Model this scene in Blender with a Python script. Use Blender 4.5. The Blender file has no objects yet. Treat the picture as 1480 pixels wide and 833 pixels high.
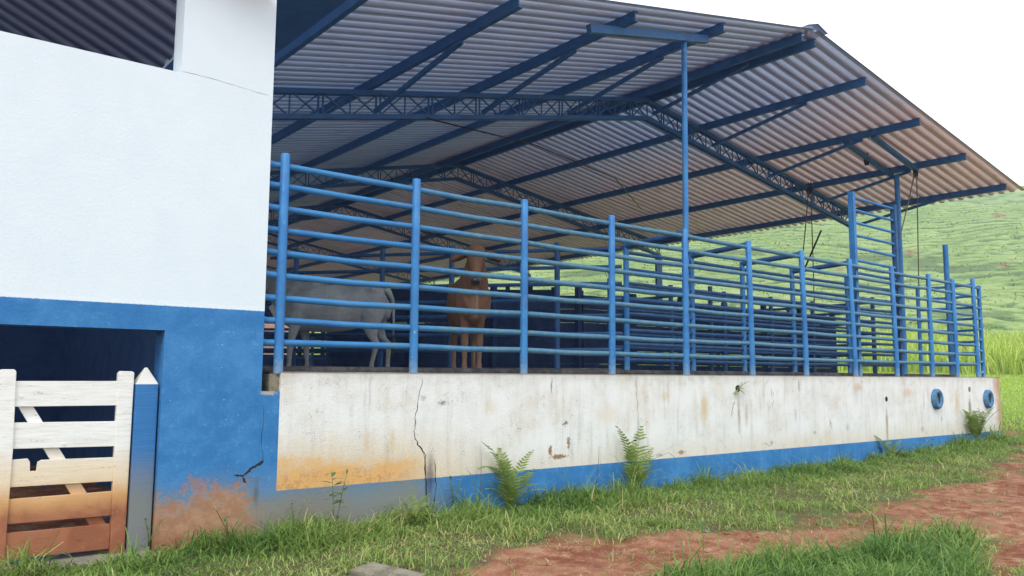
import bpy, bmesh, math, random
import numpy as np
from mathutils import Vector, Matrix, noise as mnoise
random.seed(7); rng = np.random.default_rng(11)
sc = bpy.context.scene
COL = sc.collection
R = math.radians

# ------------------------------------------------------------------ camera (solved from the photograph)
f_px, pitch, roll, yaw, dist = 1162.608, 0.107935563, 0.00587295687, 0.889963710, 6.92235526
CAM = Vector((0, -dist, 1.5))
F = Vector((math.cos(pitch)*math.cos(yaw), math.cos(pitch)*math.sin(yaw), math.sin(pitch)))
Rt = Vector((math.sin(yaw), -math.cos(yaw), 0)); U = Rt.cross(F)
R2 = Rt*math.cos(roll) + U*math.sin(roll); U2 = -Rt*math.sin(roll) + U*math.cos(roll)
cd = bpy.data.cameras.new('camera'); cam = bpy.data.objects.new('camera', cd); COL.objects.link(cam)
cam.matrix_world = Matrix(((R2.x, U2.x, -F.x, CAM.x), (R2.y, U2.y, -F.y, CAM.y), (R2.z, U2.z, -F.z, CAM.z), (0, 0, 0, 1)))
cd.sensor_width = 36; cd.lens = f_px/1480*36; cd.clip_start = 0.05; cd.clip_end = 3000
sc.camera = cam
def ray(x, y): return F + R2*((x-740)/f_px) - U2*((y-416.5)/f_px)
def atY(x, y, Y):
    v = ray(x, y); return CAM + v*((Y-CAM.y)/v.y)
def atX(x, y, X):
    v = ray(x, y); return CAM + v*((X-CAM.x)/v.x)
def atZ(x, y, Z):
    v = ray(x, y); return CAM + v*((Z-CAM.z)/v.z)

# ------------------------------------------------------------------ node helper
class S:
    nt = None
    def __init__(s, k): s.k = k
    def _m(a, op, b=None, c=None, clamp=False):
        n = S.nt.nodes.new('ShaderNodeMath'); n.operation = op; n.use_clamp = clamp
        for i, v in enumerate((a, b, c)):
            if v is None: continue
            if isinstance(v, S): S.nt.links.new(v.k, n.inputs[i])
            else: n.inputs[i].default_value = v
        return S(n.outputs[0])
    def __add__(a, b): return S._m(a, 'ADD', b)
    def __radd__(a, b): return S._m(a, 'ADD', b)
    def __sub__(a, b): return S._m(a, 'SUBTRACT', b)
    def __rsub__(a, b): return S._m(b, 'SUBTRACT', a)
    def __mul__(a, b): return S._m(a, 'MULTIPLY', b)
    def __rmul__(a, b): return S._m(a, 'MULTIPLY', b)
    def __truediv__(a, b): return S._m(a, 'DIVIDE', b)
    def sq(a): return S._m(a, 'MULTIPLY', a)
    def sqrt(a): return S._m(a, 'SQRT')
    def sat(a): return S._m(a, 'ADD', 0.0, clamp=True)
    def mx(a, b): return S._m(a, 'MAXIMUM', b)
    def mn(a, b): return S._m(a, 'MINIMUM', b)
    def gt(a, b): return S._m(a, 'GREATER_THAN', b)
    def sin(a): return S._m(a, 'SINE')
def step(x, a, b, lo=0., hi=1.):
    n = S.nt.nodes.new('ShaderNodeMapRange'); n.interpolation_type = 'SMOOTHSTEP'
    S.nt.links.new(x.k, n.inputs[0])
    if not isinstance(a, S) and not isinstance(b, S) and a > b: a, b, lo, hi = b, a, hi, lo
    for i, v in zip((1, 2, 3, 4), (a, b, lo, hi)):
        if isinstance(v, S): S.nt.links.new(v.k, n.inputs[i])
        else: n.inputs[i].default_value = v
    return S(n.outputs[0])
def coords(kind='Object'):
    if kind == 'pos':
        g = S.nt.nodes.new('ShaderNodeNewGeometry'); v = g.outputs['Position']
    else:
        g = S.nt.nodes.new('ShaderNodeTexCoord'); v = g.outputs[kind]
    s = S.nt.nodes.new('ShaderNodeSeparateXYZ'); S.nt.links.new(v, s.inputs[0])
    return S(v), S(s.outputs[0]), S(s.outputs[1]), S(s.outputs[2])
def vec(x, y, z):
    n = S.nt.nodes.new('ShaderNodeCombineXYZ')
    for i, v in enumerate((x, y, z)):
        if isinstance(v, S): S.nt.links.new(v.k, n.inputs[i])
        else: n.inputs[i].default_value = v
    return S(n.outputs[0])
def noise(v, scale, detail=3, rough=.55, dist=0.):
    n = S.nt.nodes.new('ShaderNodeTexNoise'); S.nt.links.new(v.k, n.inputs['Vector'])
    n.inputs['Scale'].default_value = scale; n.inputs['Detail'].default_value = detail
    n.inputs['Roughness'].default_value = rough; n.inputs['Distortion'].default_value = dist
    return S(n.outputs['Fac'])
def mix(f, a, b, mode='MIX'):
    n = S.nt.nodes.new('ShaderNodeMixRGB'); n.blend_type = mode
    for i, v in enumerate((f, a, b)):
        if isinstance(v, S): S.nt.links.new(v.k, n.inputs[i])
        elif i == 0: n.inputs[0].default_value = v
        else: n.inputs[i].default_value = (*v, 1) if len(v) == 3 else v
    return S(n.outputs[0])
def attr(name):
    n = S.nt.nodes.new('ShaderNodeAttribute'); n.attribute_name = name; return S(n.outputs['Fac'])
def srgb(r, g, b):
    return tuple(((c/255)/12.92 if c/255 < .04045 else ((c/255+.055)/1.055)**2.4) for c in (r, g, b))
def material(name, fn, rough=.7, metal=0., spec=.35):
    m = bpy.data.materials.new(name); m.use_nodes = True; S.nt = m.node_tree
    b = m.node_tree.nodes['Principled BSDF']
    b.inputs['Roughness'].default_value = rough; b.inputs['Metallic'].default_value = metal
    b.inputs['Specular IOR Level'].default_value = spec
    r = fn()
    col, bump = (r if isinstance(r, tuple) and len(r) == 2 else (r, None))
    if isinstance(col, S): S.nt.links.new(col.k, b.inputs['Base Color'])
    else: b.inputs['Base Color'].default_value = (*col, 1)
    if bump is not None:
        h, st, ds = bump
        n = S.nt.nodes.new('ShaderNodeBump'); n.inputs['Strength'].default_value = st; n.inputs['Distance'].default_value = ds
        S.nt.links.new(h.k, n.inputs['Height']); S.nt.links.new(n.outputs[0], b.inputs['Normal'])
    return m

# ------------------------------------------------------------------ mesh helper
class MB:
    def __init__(s): s.v = []; s.f = []
    def add(s, vs, fs):
        o = len(s.v); s.v += [tuple(v) for v in vs]; s.f += [tuple(i+o for i in f) for f in fs]; return s
    def box(s, x0, x1, y0, y1, z0, z1):
        return s.add([(x0,y0,z0),(x1,y0,z0),(x1,y1,z0),(x0,y1,z0),(x0,y0,z1),(x1,y0,z1),(x1,y1,z1),(x0,y1,z1)],
              [(0,3,2,1),(4,5,6,7),(0,1,5,4),(1,2,6,5),(2,3,7,6),(3,0,4,7)])
    def bar(s, p, q, w, h, up=(0,0,1)):      # rectangular bar from p to q
        p = Vector(p); q = Vector(q); d = (q-p).normalized(); up = Vector(up)
        if abs(d.dot(up)) > .98: up = Vector((1,0,0))
        a = d.cross(up).normalized(); b = a.cross(d).normalized()
        c = [(-1,-1),(1,-1),(1,1),(-1,1)]
        vs = [p+a*(i*w/2)+b*(j*h/2) for i, j in c]+[q+a*(i*w/2)+b*(j*h/2) for i, j in c]
        return s.add(vs, [(0,1,2,3),(7,6,5,4),(0,4,5,1),(1,5,6,2),(2,6,7,3),(3,7,4,0)])
    def tube(s, path, r, n=10, cap=True):
        path = [Vector(p) for p in path]; m = len(path)
        if not hasattr(r, '__len__'): r = [r]*m
        vs = []; pa = None
        for i, p in enumerate(path):
            d = (path[min(i+1, m-1)]-path[max(i-1, 0)]).normalized()
            if pa is None:
                up = Vector((0,0,1)) if abs(d.z) < .9 else Vector((1,0,0)); a = d.cross(up).normalized()
            else: a = (pa - d*pa.dot(d)).normalized()
            pa = a; b = d.cross(a)
            for k in range(n):
                t = 2*math.pi*k/n; vs.append(p+(a*math.cos(t)+b*math.sin(t))*r[i])
        fs = [(i*n+k, i*n+(k+1) % n, (i+1)*n+(k+1) % n, (i+1)*n+k) for i in range(m-1) for k in range(n)]
        if cap: fs += [tuple(range(n-1, -1, -1)), tuple((m-1)*n+k for k in range(n))]
        return s.add(vs, fs)
    def build(s, name, mat, parent=None, smooth=False, bevel=0.):
        me = bpy.data.meshes.new(name); me.from_pydata(s.v, [], s.f); me.update()
        bm = bmesh.new(); bm.from_mesh(me); bmesh.ops.recalc_face_normals(bm, faces=bm.faces)
        if bevel: bmesh.ops.bevel(bm, geom=bm.edges[:], offset=bevel, segments=2, affect='EDGES', profile=.6)
        bm.to_mesh(me); bm.free()
        if smooth: me.shade_smooth() if smooth is True else me.set_sharp_from_angle(angle=R(smooth))
        if smooth and smooth is not True:
            me.shade_smooth(); me.set_sharp_from_angle(angle=R(smooth))
        o = bpy.data.objects.new(name, me); COL.objects.link(o)
        if mat: me.materials.append(mat)
        if parent: o.parent = parent
        return o
def tag(o, label=None, cat=None, group=None, kind=None):
    if label: o['label'] = label
    if cat: o['category'] = cat
    if group: o['group'] = group
    if kind: o['kind'] = kind
    return o
def empty(name, loc=(0,0,0), rz=0, **k):
    o = bpy.data.objects.new(name, None); COL.objects.link(o); o.location = loc; o.rotation_euler = (0,0,rz); o.empty_display_size = .2
    return tag(o, **k)
def np_mesh(name, V, Fq, mat, attrs=None, smooth=True, parent=None):
    me = bpy.data.meshes.new(name); n = len(V); k = Fq.shape[1]; m = len(Fq)
    me.vertices.add(n); me.vertices.foreach_set('co', V.astype(np.float32).ravel())
    me.loops.add(m*k); me.loops.foreach_set('vertex_index', Fq.astype(np.int32).ravel())
    me.polygons.add(m); me.polygons.foreach_set('loop_start', np.arange(0, m*k, k, dtype=np.int32))
    for a, val in (attrs or {}).items():
        at = me.attributes.new(a, 'FLOAT', 'POINT'); at.data.foreach_set('value', val.astype(np.float32))
    me.update(calc_edges=True); me.validate()
    if smooth: me.shade_smooth()
    o = bpy.data.objects.new(name, me); COL.objects.link(o); me.materials.append(mat)
    if parent: o.parent = parent
    return o

# ------------------------------------------------------------------ materials
def blob(x, z, cx, cz, rx, rz, nz, amt=.5, soft=.35):
    d = ((((x-cx)/rx).sq()+((z-cz)/rz).sq()).sqrt()) + (nz-.5)*amt*2
    return step(d, 1.0, 1.0-soft*1.6)
def wb(px, py): p = atY(px, py, 0); return p.x, p.z
def m_wall():
    v, x, y, z = coords()
    n1 = noise(v, 2.2, 5, .6); n2 = noise(v, 9, 5, .65); n3 = noise(v, 38, 4, .6); n4 = noise(v, 90, 3, .6)
    st = noise(vec(x*7.0, y, z*.7), 1.6, 4, .6)          # run-off streaks
    low = x.gt(2.95)
    bz = low*(.475-(x-2.95)*.0055-2.052) + 2.052
    zz = z + (n3-.5)*.012
    white = step(zz, bz-.004, bz+.004)
    wc = mix(step(n1, .35, .7)*.5, (.69,.765,.79), (.64,.72,.75))
    nm = n2*.55+n3*.6
    # low wall is dirtier
    wc = mix(low*.75, wc, mix(n1, (.82,.79,.74), (.74,.70,.62)))
    dirt = low*step(n1*.6+st*.6, .48, .8)
    wc = mix(dirt*.55, wc, (.60,.57,.50))
    wc = mix(low*step(st, .56, .74)*.5, wc, (.42,.42,.40))
    wc = mix(low*step(noise(v, 1.1, 4, .7), .5, .72)*.45, wc, (.66,.56,.42))
    specks = low*step(n2*.4+n4*.6, .56, .62)*step(n1, .40, .56)
    dk = step(noise(v, 5, 6, .8), .60, .70)*low; wc = mix(dk*.35, wc, (.22,.22,.22))
    wc = mix(specks*.75, wc, (.16,.16,.17))
    top = low*step(z+(n2-.5)*.25, 1.36, 1.52)
    wc = mix(top*.35, wc, (.38,.36,.31))
    # splash dirt, orange, low left
    g = step(z+(n1-.5)*.4+(n2-.5)*.3, 1.08, .50)*step(x+(n1-.5)*1.2, 5.9, 3.6)
    wc = mix(low*g*.9, wc, (.62,.43,.20))
    g2 = step(z+(n1-.5)*.4+(n2-.5)*.35, .80, .5)*step(x+(n2-.5)*.6, 4.7, 3.9)
    wc = mix(low*g2*.9, wc, (.72,.33,.045))
    g4 = step(n2*.6+n3*.4, .48, .58)*step(z+(n1-.5)*.2, .70, .52)*step(x, 4.6, 3.9)
    wc = mix(low*g4*.85, wc, (.48,.17,.035))
    g3 = step(z+(n1-.5)*.3, .75, .42)*low
    wc = mix(g3*.4, wc, (.60,.47,.30))
    def bl(px, py, rx, rz, col, amt=.6, a=.5, soft=.5):
        nonlocal wc
        cx, cz = wb(px, py); wc = mix(low*blob(x, z, cx, cz, rx*1.15, rz*1.15, nm, a*1.6, soft)*amt, wc, col)
    OC = (.62,.46,.26); BR = (.30,.15,.07); DK = (.10,.10,.11)
    bl(1018,590,.13,.3,OC,.8,.5); bl(962,573,.16,.1,OC,.5); bl(530,640,.05,.16,OC,.6); bl(567,640,.05,.22,OC,.6)
    bl(708,590,.14,.12,OC,.35); bl(875,600,.3,.2,OC,.35); bl(1240,560,.22,.1,(.55,.38,.24),.7); bl(1311,568,.3,.12,(.58,.42,.30),.6)
    bl(640,583,.12,.05,DK,.75,1.2); bl(612,576,.05,.05,DK,.4,1.2)
    bl(808,660,.17,.035,BR,.95,.8,.2); bl(795,652,.035,.07,BR,.95,.8,.2); bl(822,640,.035,.1,BR,.9,.9,.2); bl(818,612,.06,.04,DK,.8,1.3,.2)
    bl(985,654,.10,.035,BR,.8,.9,.3); bl(953,658,.12,.03,DK,.5,1.0); bl(1068,600,.05,.34,(.36,.28,.20),.8,.5); bl(1079,600,.05,.25,(.45,.33,.22),.6,.5)
    bl(1282,612,.06,.36,(.33,.25,.16),.85,.4); bl(1283,635,.03,.4,(.33,.25,.16),.6,.4)
    bl(1402,590,.10,.30,(.26,.19,.11),.9,.4); bl(1383,582,.12,.26,(.62,.50,.30),.8,.3)
    bl(1155,558,.05,.17,DK,.6,1.0); bl(1115,640,.07,.06,DK,.5,1.0); bl(1178,625,.05,.04,DK,.6,1.1); bl(1200,612,.03,.1,DK,.6,.7)
    bl(1225,618,.08,.1,DK,.35,.8); bl(1115,567,.03,.12,DK,.4,.7); bl(1335,580,.06,.24,DK,.35,.8); bl(1361,606,.04,.08,DK,.5,.7); bl(1333,620,.12,.08,DK,.4,.9)
    bl(797,558,.025,.10,DK,.45,.7); bl(1150,600,.06,.22,DK,.3,.8); bl(1040,615,.1,.1,DK,.12,.9)
    edge = step(x+(n1-.5)*.5, 18.7, 19.05); wc = mix(edge*.85, wc, (.42,.26,.12))
    cx, cz = wb(622, 690)
    seep = blob(x, z, cx, cz+.02, .085, .34, n2, .6, .6)
    wc = mix(low*seep*.8, wc, (.13,.12,.12))
    # blue paint
    bc = mix(step(n1*.6+n2*.4, .38, .64), (.034,.165,.39), (.060,.225,.47))
    bc = mix(step(n2*.5+n3*.5, .55, .68)*.5, bc, (.15,.34,.56))
    bc = mix(step(z+(n1-.5)*.2, 1.95, 1.7)*.0, bc, (.2,.38,.66))
    gr = step(z+(n1-.5)*.45, .74, .30)*step(x+(n1-.5)*.8, 4.95, 4.3)
    bc = mix(gr*.95, bc, (.19,.215,.20))
    gr2 = step(z+(n1-.5)*.25, .5, .15)*step(x, 5.0, 4.3); bc = mix(gr2*.4, bc, (.27,.22,.16))
    rd = step(z + (n1-.5)*1.0+(n2-.5)*.9+(n3-.5)*.3+(x-1.95)*.12, .62, .42)*step(x+(n2-.5)*.5, 2.86, 2.62)
    rd2 = step(z+(n2-.5)*1.3+(n3-.5)*.3+((x-2.33)*2.2).sq()*.5, .66, .56)*step(x, 2.75, 2.6)*.7
    bc = mix(step(z+(n1-.5)*.3, .55, .1)*step(x, 3.9, 3.0)*.7, bc, (.26,.20,.15))
    bc = mix(rd.mx(rd2)*.85, bc, mix(step(n2, .4, .62), (.36,.17,.085), (.45,.24,.125)))
    rd3 = step(z+(n1-.5)*.2, .24, .05)*step(x, 2.7, 2.5); bc = mix(rd3*.8, bc, (.33,.11,.06))
    cx2, cz2 = wb(370, 715); bc = mix(blob(x, z, cx2, cz2+.02, .04, .16, n2, .7, .6)*.7, bc, (.10,.11,.12))
    bc = mix(seep*.8, bc, (.03,.05,.10))
    sp = step(noise(v, 30, 2, .5), .73, .76); bc = mix(sp*.6, bc, (.5,.55,.58))
    rim = blob(x, z, wb(385,560)[0]+.02, wb(385,566)[1]-.01, .09, .03, n3, .8, .3); bc = mix(rim*.9, bc, (.42,.38,.32))
    col = mix(white, bc, wc)
    h = (n1*.35+n2*.4+n3*.5+n4*.35)*(1.-step(z, 2.0, 2.1)*.55)
    return col, (h, .5, .016)
M = {}
M['wall'] = material('painted plaster', m_wall, .85, spec=.2)
def m_plain(c1, c2, sc_=4, bump=.2, det=4, bd=.01):
    def fn():
        v, x, y, z = coords(); n = noise(v, sc_, det, .6); n2 = noise(v, sc_*7, 3, .6)
        return mix(step(n*.7+n2*.3, .35, .65), c1, c2), (n+n2, bump, bd)
    return fn
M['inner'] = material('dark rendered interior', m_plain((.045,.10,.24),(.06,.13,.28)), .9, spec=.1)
M['concrete'] = material('rough concrete', m_plain((.13,.11,.075),(.27,.235,.17), 7, .6), .9, spec=.2)
M['clod'] = material('dry red clod', m_plain((.20,.08,.05),(.36,.19,.12), 20, .4), .95, spec=.05)
M['slab'] = material('concrete floor lightened for bounce', m_plain((.34,.36,.39),(.46,.48,.50), 3, .3), .9, spec=.2)  # floor colour lightened to bounce light onto the roof underside
M['curb'] = material('dirty concrete slab', m_plain((.20,.18,.15),(.33,.27,.21), 5, .4), .9, spec=.2)
def m_rail():
    v, x, y, z = coords(); n = noise(v, 1.6, 4, .6); n2 = noise(v, 14, 4, .65); n3 = noise(v, 60, 2)
    g = S.nt.nodes.new('ShaderNodeNewGeometry'); sp = S.nt.nodes.new('ShaderNodeSeparateXYZ'); S.nt.links.new(g.outputs['Normal'], sp.inputs[0])
    c = mix(step(n, .35, .65), (.026,.155,.37), (.042,.205,.44))
    worn = step(x+(n-.5)*3.0, 3.6, 5.6)
    c = mix(worn*.75, c, mix(step(n2, .4, .6), (.05,.16,.25), (.10,.19,.20)))
    c = mix(worn*step(n2*.6+n3*.4, .54, .66)*.35, c, (.22,.26,.22))
    c = mix(step(n3*.4+n2*.6, .70, .72), c, (.65,.65,.62))
    c = mix(worn*step(n2, .30, .22)*.7, c, (.12,.08,.05))
    c = mix(step(noise(v, 22, 4, .7), .64, .70)*.7, c, (.10,.055,.035))
    c = mix(step(noise(v, 8, 4, .7), .58, .72)*.4, c, (.11,.13,.12))
    return c, (n2, .15, .004)
M['rail'] = material('worn blue pipe paint', m_rail, .5, spec=.35)
def m_post():
    v, x, y, z = coords('pos'); n = noise(v, 3, 4, .6); n2 = noise(v, 24, 4, .65)
    c = mix(step(n, .35, .65), (.024,.145,.38), (.040,.205,.46))
    c = mix(step(z+(n2-.5)*.5, 1.72, 1.52)*.6, c, (.22,.33,.42))
    c = mix(step(n2, .66, .72)*.8, c, (.45,.50,.52))
    c = mix(step(n2, .30, .25)*.6, c, (.10,.09,.09))
    c = mix(step(noise(v, 30, 4, .7), .64, .70)*.6, c, (.11,.06,.04))
    c = mix(step(noise(vec(x, y, z*.35), 14, 4, .7), .54, .70)*.3, c, (.12,.17,.20))
    return c, (n2, .15, .004)
M['post'] = material('blue post paint', m_post, .5, spec=.35)
M['steel'] = material('blue painted roof steel', m_plain((.024,.105,.27),(.036,.14,.34), 3, .1), .5, spec=.4)
M['deep'] = material('dusty dark blue pipe paint', m_plain((.018,.065,.17),(.035,.10,.22), 6, .2), .6, spec=.3)  # darker blue than the front fence paint
M['grimy'] = material('grimy muddy pipe', m_plain((.045,.045,.05),(.13,.12,.11), 9, .4), .8, spec=.2)
def m_sheet():
    v, x, y, z = coords(); n = noise(v, .5, 4, .6); n2 = noise(vec(x*.4, y*9.0, z), 3, 3, .6)
    fr = ((y-(-.36))/.22)._m('FRACT')                       # light stripes painted in: ribs coloured lighter, flats darker
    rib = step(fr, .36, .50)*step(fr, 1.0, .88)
    warm_bounce = step(x+(n-.5)*3, 12.5, 16.5).mx(step(y+(n-.5)*4, 3, 12)*step(x, 9, 13))  # paints reddish light bounced off the soil onto right and rear sheets
    flat_ = mix(warm_bounce, mix(step(n, .3, .7), (.28,.37,.54), (.34,.43,.60)), mix(step(n, .3, .7), (.60,.46,.41), (.68,.53,.47)))
    ribc = mix(warm_bounce, (.70,.82,.97), (.82,.73,.72))
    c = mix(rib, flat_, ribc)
    c = mix(step(n2, .5, .7)*.3, c, (.26,.24,.26))
    sm_ = ((y+.36)/1.1)._m('FRACT'); c = mix(step(sm_, .035, .012)*.7, c, (.07,.06,.07))
    c = mix(step(noise(vec(x*.5, y*5., z), 2, 5, .75), .56, .66)*.35, c, (.30,.16,.10))
    return c
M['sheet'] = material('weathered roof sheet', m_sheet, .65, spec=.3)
def m_dsheet():
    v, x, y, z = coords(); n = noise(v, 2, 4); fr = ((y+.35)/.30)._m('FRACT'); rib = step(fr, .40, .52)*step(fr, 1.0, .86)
    return mix(rib, mix(n, (.13,.18,.30), (.18,.23,.36)), (.50,.58,.76))  # lighter ribs paint the lit stripes of the sheet underside
M['dsheet'] = material('old grey roof sheet', m_dsheet, .7, spec=.2)
M['board'] = material('dark weathered boards', m_plain((.016,.030,.075),(.03,.05,.11), 5, .5), .85, spec=.15)
M['rope'] = material('brown hemp rope', lambda: (.12,.09,.06), .9)
M['black'] = material('black iron', lambda: (.02,.022,.026), .5)
M['crack'] = material('open crack', lambda: (.035,.035,.04), 1, spec=0)
def m_gate():
    v, x, y, z = coords(); n = noise(v, 4, 5, .6); n2 = noise(vec(x*2., y*2., z*22.), 3, 4, .6); n3 = noise(v, 45, 3)
    w = mix(step(n2, .4, .7)*.5, (.80,.79,.74), (.60,.57,.50))
    zz = z+(n-.5)*.12
    c = mix(step(zz, 1.0, .72)*.75, w, (.72,.55,.33))
    c = mix(step(zz, .74, .52)*.9, c, (.60,.30,.10))
    c = mix(step(zz, .58, .40)*.95, c, mix(step(n, .4, .6), (.26,.085,.042), (.34,.125,.065)))
    c = mix(step(n2*.5+n3*.5, .60, .66)*.55, c, (.22,.18,.13))
    c = mix(step(n3, .70, .74)*step(z, .7, .5)*.5, c, (.7,.6,.5))
    return c, (n2+n3*.5, .4, .006)
M['gate'] = material('white gate paint stained by red mud', m_gate, .75, spec=.25)
def m_bpost():
    v, x, y, z = coords(); n = noise(v, 4, 4); n2 = noise(vec(x, y, z*30.), 3, 3, .6)
    c = mix(step(n2, .3, .8), (.03,.15,.37), (.05,.20,.44))
    c = mix(step(z+(n-.5)*.2, 1.0, .45)*.95, c, (.20,.20,.18))
    c = mix(step(z, 1.408, 1.412), c, mix(step(n, .4, .6)*.5, (.76,.73,.66), (.5,.48,.42)))
    return c, (n2, .25, .004)
M['bpost'] = material('blue painted hewn post', m_bpost, .7, spec=.25)
def sheet_glow(m):
    # translucency added to brighten the underside, most at the ribs, less toward the rear
    nt_2 = m.node_tree; S.nt = nt_2; b = nt_2.nodes['Principled BSDF']; out = nt_2.nodes['Material Output']
    t = nt_2.nodes.new('ShaderNodeBsdfTranslucent'); mx = nt_2.nodes.new('ShaderNodeMixShader'); t.inputs[0].default_value = (.62,.76,1,1)
    v, x, y, z = coords(); fr = ((y+.36)/.22)._m('FRACT'); rib = step(fr, .36, .50)*step(fr, 1.0, .88)
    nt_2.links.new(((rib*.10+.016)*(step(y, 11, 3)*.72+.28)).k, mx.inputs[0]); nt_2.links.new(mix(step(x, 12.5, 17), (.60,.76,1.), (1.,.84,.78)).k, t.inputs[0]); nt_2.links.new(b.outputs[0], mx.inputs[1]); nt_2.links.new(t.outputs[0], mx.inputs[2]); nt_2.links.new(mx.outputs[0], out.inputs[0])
sheet_glow(M['sheet'])
def m_tyre():
    v, x, y, z = coords('Object'); n = noise(v, 12, 4)
    return mix(step(n, .35, .65), (.035,.12,.25), (.085,.20,.31)), (n, .3, .01)
M['tyre'] = material('blue painted rubber', m_tyre, .7)
def m_brick():
    v, x, y, z = coords()
    b = S.nt.nodes.new('ShaderNodeTexBrick'); S.nt.links.new(vec(x, z, 0.).k, b.inputs['Vector']); b.inputs['Scale'].default_value = 2.2
    b.inputs['Color1'].default_value = (.46,.20,.14,1); b.inputs['Color2'].default_value = (.56,.28,.20,1); b.inputs['Mortar'].default_value = (.45,.40,.36,1)
    return S(b.outputs[0])
M['brick'] = material('pale red brick', m_brick, .9)
def m_cow(c1, c2, c3, bel):
    def fn():
        v, x, y, z = coords(); n = noise(v, 3, 4); n2 = noise(v, 60, 3, .6)
        c = mix(step(n, .35, .65), c1, c2)
        c = mix(step(z+(n-.5)*.2, .62, .35)*.6, c, c3)
        c = mix(step(z+(n-.5)*.1, .10, .05), c, (.05,.045,.04))
        c = mix(bel, c, mix(step(n2, .4, .6), c, c3))
        ay = y._m('ABSOLUTE'); c = mix(step(ay+(n-.5)*.06, .07, .02)*step(x, .55, .75)*step(z, 1.15, 1.0)*.7, c, tuple(min(1,q*2.1) for q in c3))
        c = mix(step(noise(v, 1.7, 3), .45, .6)*.5, c, tuple(q*.55 for q in c1))
        c = mix(step(x+(n-.5)*.2, .30, .62)*step(z, 1.0, 1.25)*.45, c, tuple(q*.5 for q in c1))
        return mix(step(n2, .3, .7)*.25, c, (.05,.04,.035)), (n2, .35, .01)
    return fn
M['brown'] = material('reddish brown hide', m_cow((.17,.078,.042),(.24,.115,.065),(.24,.16,.11), .3), .75, spec=.2)
M['grey'] = material('pale grey hide', m_cow((.30,.31,.31),(.42,.42,.41),(.34,.31,.27), .2), .8, spec=.2)
M['muzzle'] = material('dark wet muzzle', lambda: (.018,.016,.018), .35, spec=.5)
M['hair'] = material('dark tail hair', m_plain((.03,.028,.026),(.08,.07,.06), 40, .3), .9)
def m_ground():
    v, x, y, z = coords(); g = attr('grassy')
    n = noise(v, 1.3, 5, .6); n2 = noise(v, 7, 5, .65); n3 = noise(v, 40, 4, .6); far = attr('hill')
    soil = mix(step(n*.5+n2*.5, .38, .62), (.19,.063,.036), (.34,.165,.092))
    soil = mix(step(n2*.4+n3*.6, .52, .64)*.6, soil, (.46,.29,.19))
    soil = mix(step(noise(v, 2.6, 5, .7), .56, .66)*.6, soil, (.40,.30,.17))
    soil = mix(step(n, .52, .7)*.55, soil, (.22,.07,.055))
    under = mix(step(n2, .4, .6), (.12,.085,.045), (.11,.14,.05))
    under = mix(step(x, 19.5, 24.), under, mix(step(n2, .35, .65), (.13,.22,.045), (.22,.30,.08)))
    c = mix(step(g+(n2-.5)*.9+(n3-.5)*.3, .25, .85), soil, under)
    # hill pasture: trodden contour terraces
    t = attr('terr')
    hn = noise(v, .07, 5, .65); hn2 = noise(v, .9, 4, .7)
    hc = mix(step(hn*.5+hn2*.5, .36, .62), (.15,.22,.06), (.27,.33,.12))
    hc = mix(step(t+(hn2-.5)*.7, .42, .78)*.8, hc, (.065,.11,.035))
    hc = mix(step(noise(vec(x, y, z*3.), .5, 6, .8), .52, .62)*.35, hc, (.35,.37,.17))
    hc = mix(step(noise(vec(x, y, z*4.), 1.1, 5, .8), .56, .64)*.3, hc, (.06,.10,.03))
    hc = mix(step(noise(vec(x, y, z*4.), .25, 5, .7), .55, .7)*.4, hc, (.09,.15,.05))
    hc = mix(attr('redsoil'), hc, (.22,.085,.055))
    hc = mix(attr('scrub')*.8, hc, (.055,.085,.035))
    c = mix(far, c, hc)
    return c, (n*.8+n2*.8+n3*.4, .9, .035)
M['ground'] = material('soil and pasture', m_ground, .95, spec=.1)
def m_blade(a, b, c_):
    def fn():
        t = attr('tint'); h = attr('hgt')
        c = mix(step(t, 0, .6), a, b); c = mix(step(t, .72, .96), c, c_)
        return mix(step(h, .0, .5)*.0, c, c)
    return fn
def leafmat(name, fn, tr=.35):
    m = material(name, fn, .55, spec=.3); b = m.node_tree.nodes['Principled BSDF']
    out = m.node_tree.nodes['Material Output']; t = m.node_tree.nodes.new('ShaderNodeBsdfTranslucent'); mx = m.node_tree.nodes.new('ShaderNodeMixShader')
    mx.inputs[0].default_value = tr
    if b.inputs['Base Color'].links: m.node_tree.links.new(b.inputs['Base Color'].links[0].from_socket, t.inputs[0])
    else: t.inputs[0].default_value = b.inputs['Base Color'].default_value
    m.node_tree.links.new(b.outputs[0], mx.inputs[1]); m.node_tree.links.new(t.outputs[0], mx.inputs[2]); m.node_tree.links.new(mx.outputs[0], out.inputs[0])
    return m
M['grass'] = leafmat('grass blades', m_blade((.085,.19,.035),(.26,.36,.08),(.54,.48,.20)))
M['cane'] = leafmat('tall yellow green grass', m_blade((.34,.46,.05),(.52,.60,.12),(.60,.58,.24)))
M['fern'] = leafmat('fern green', lambda: mix(step(noise(coords()[0], 6, 2), .4, .6), (.16,.24,.05), (.28,.34,.09)))
M['weed'] = leafmat('dull green leaf', lambda: mix(step(noise(coords()[0], 9, 2), .4, .6), (.10,.18,.06), (.19,.26,.12)))
M['stem'] = material('brown stem', lambda: (.14,.09,.05), .8)

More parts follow.
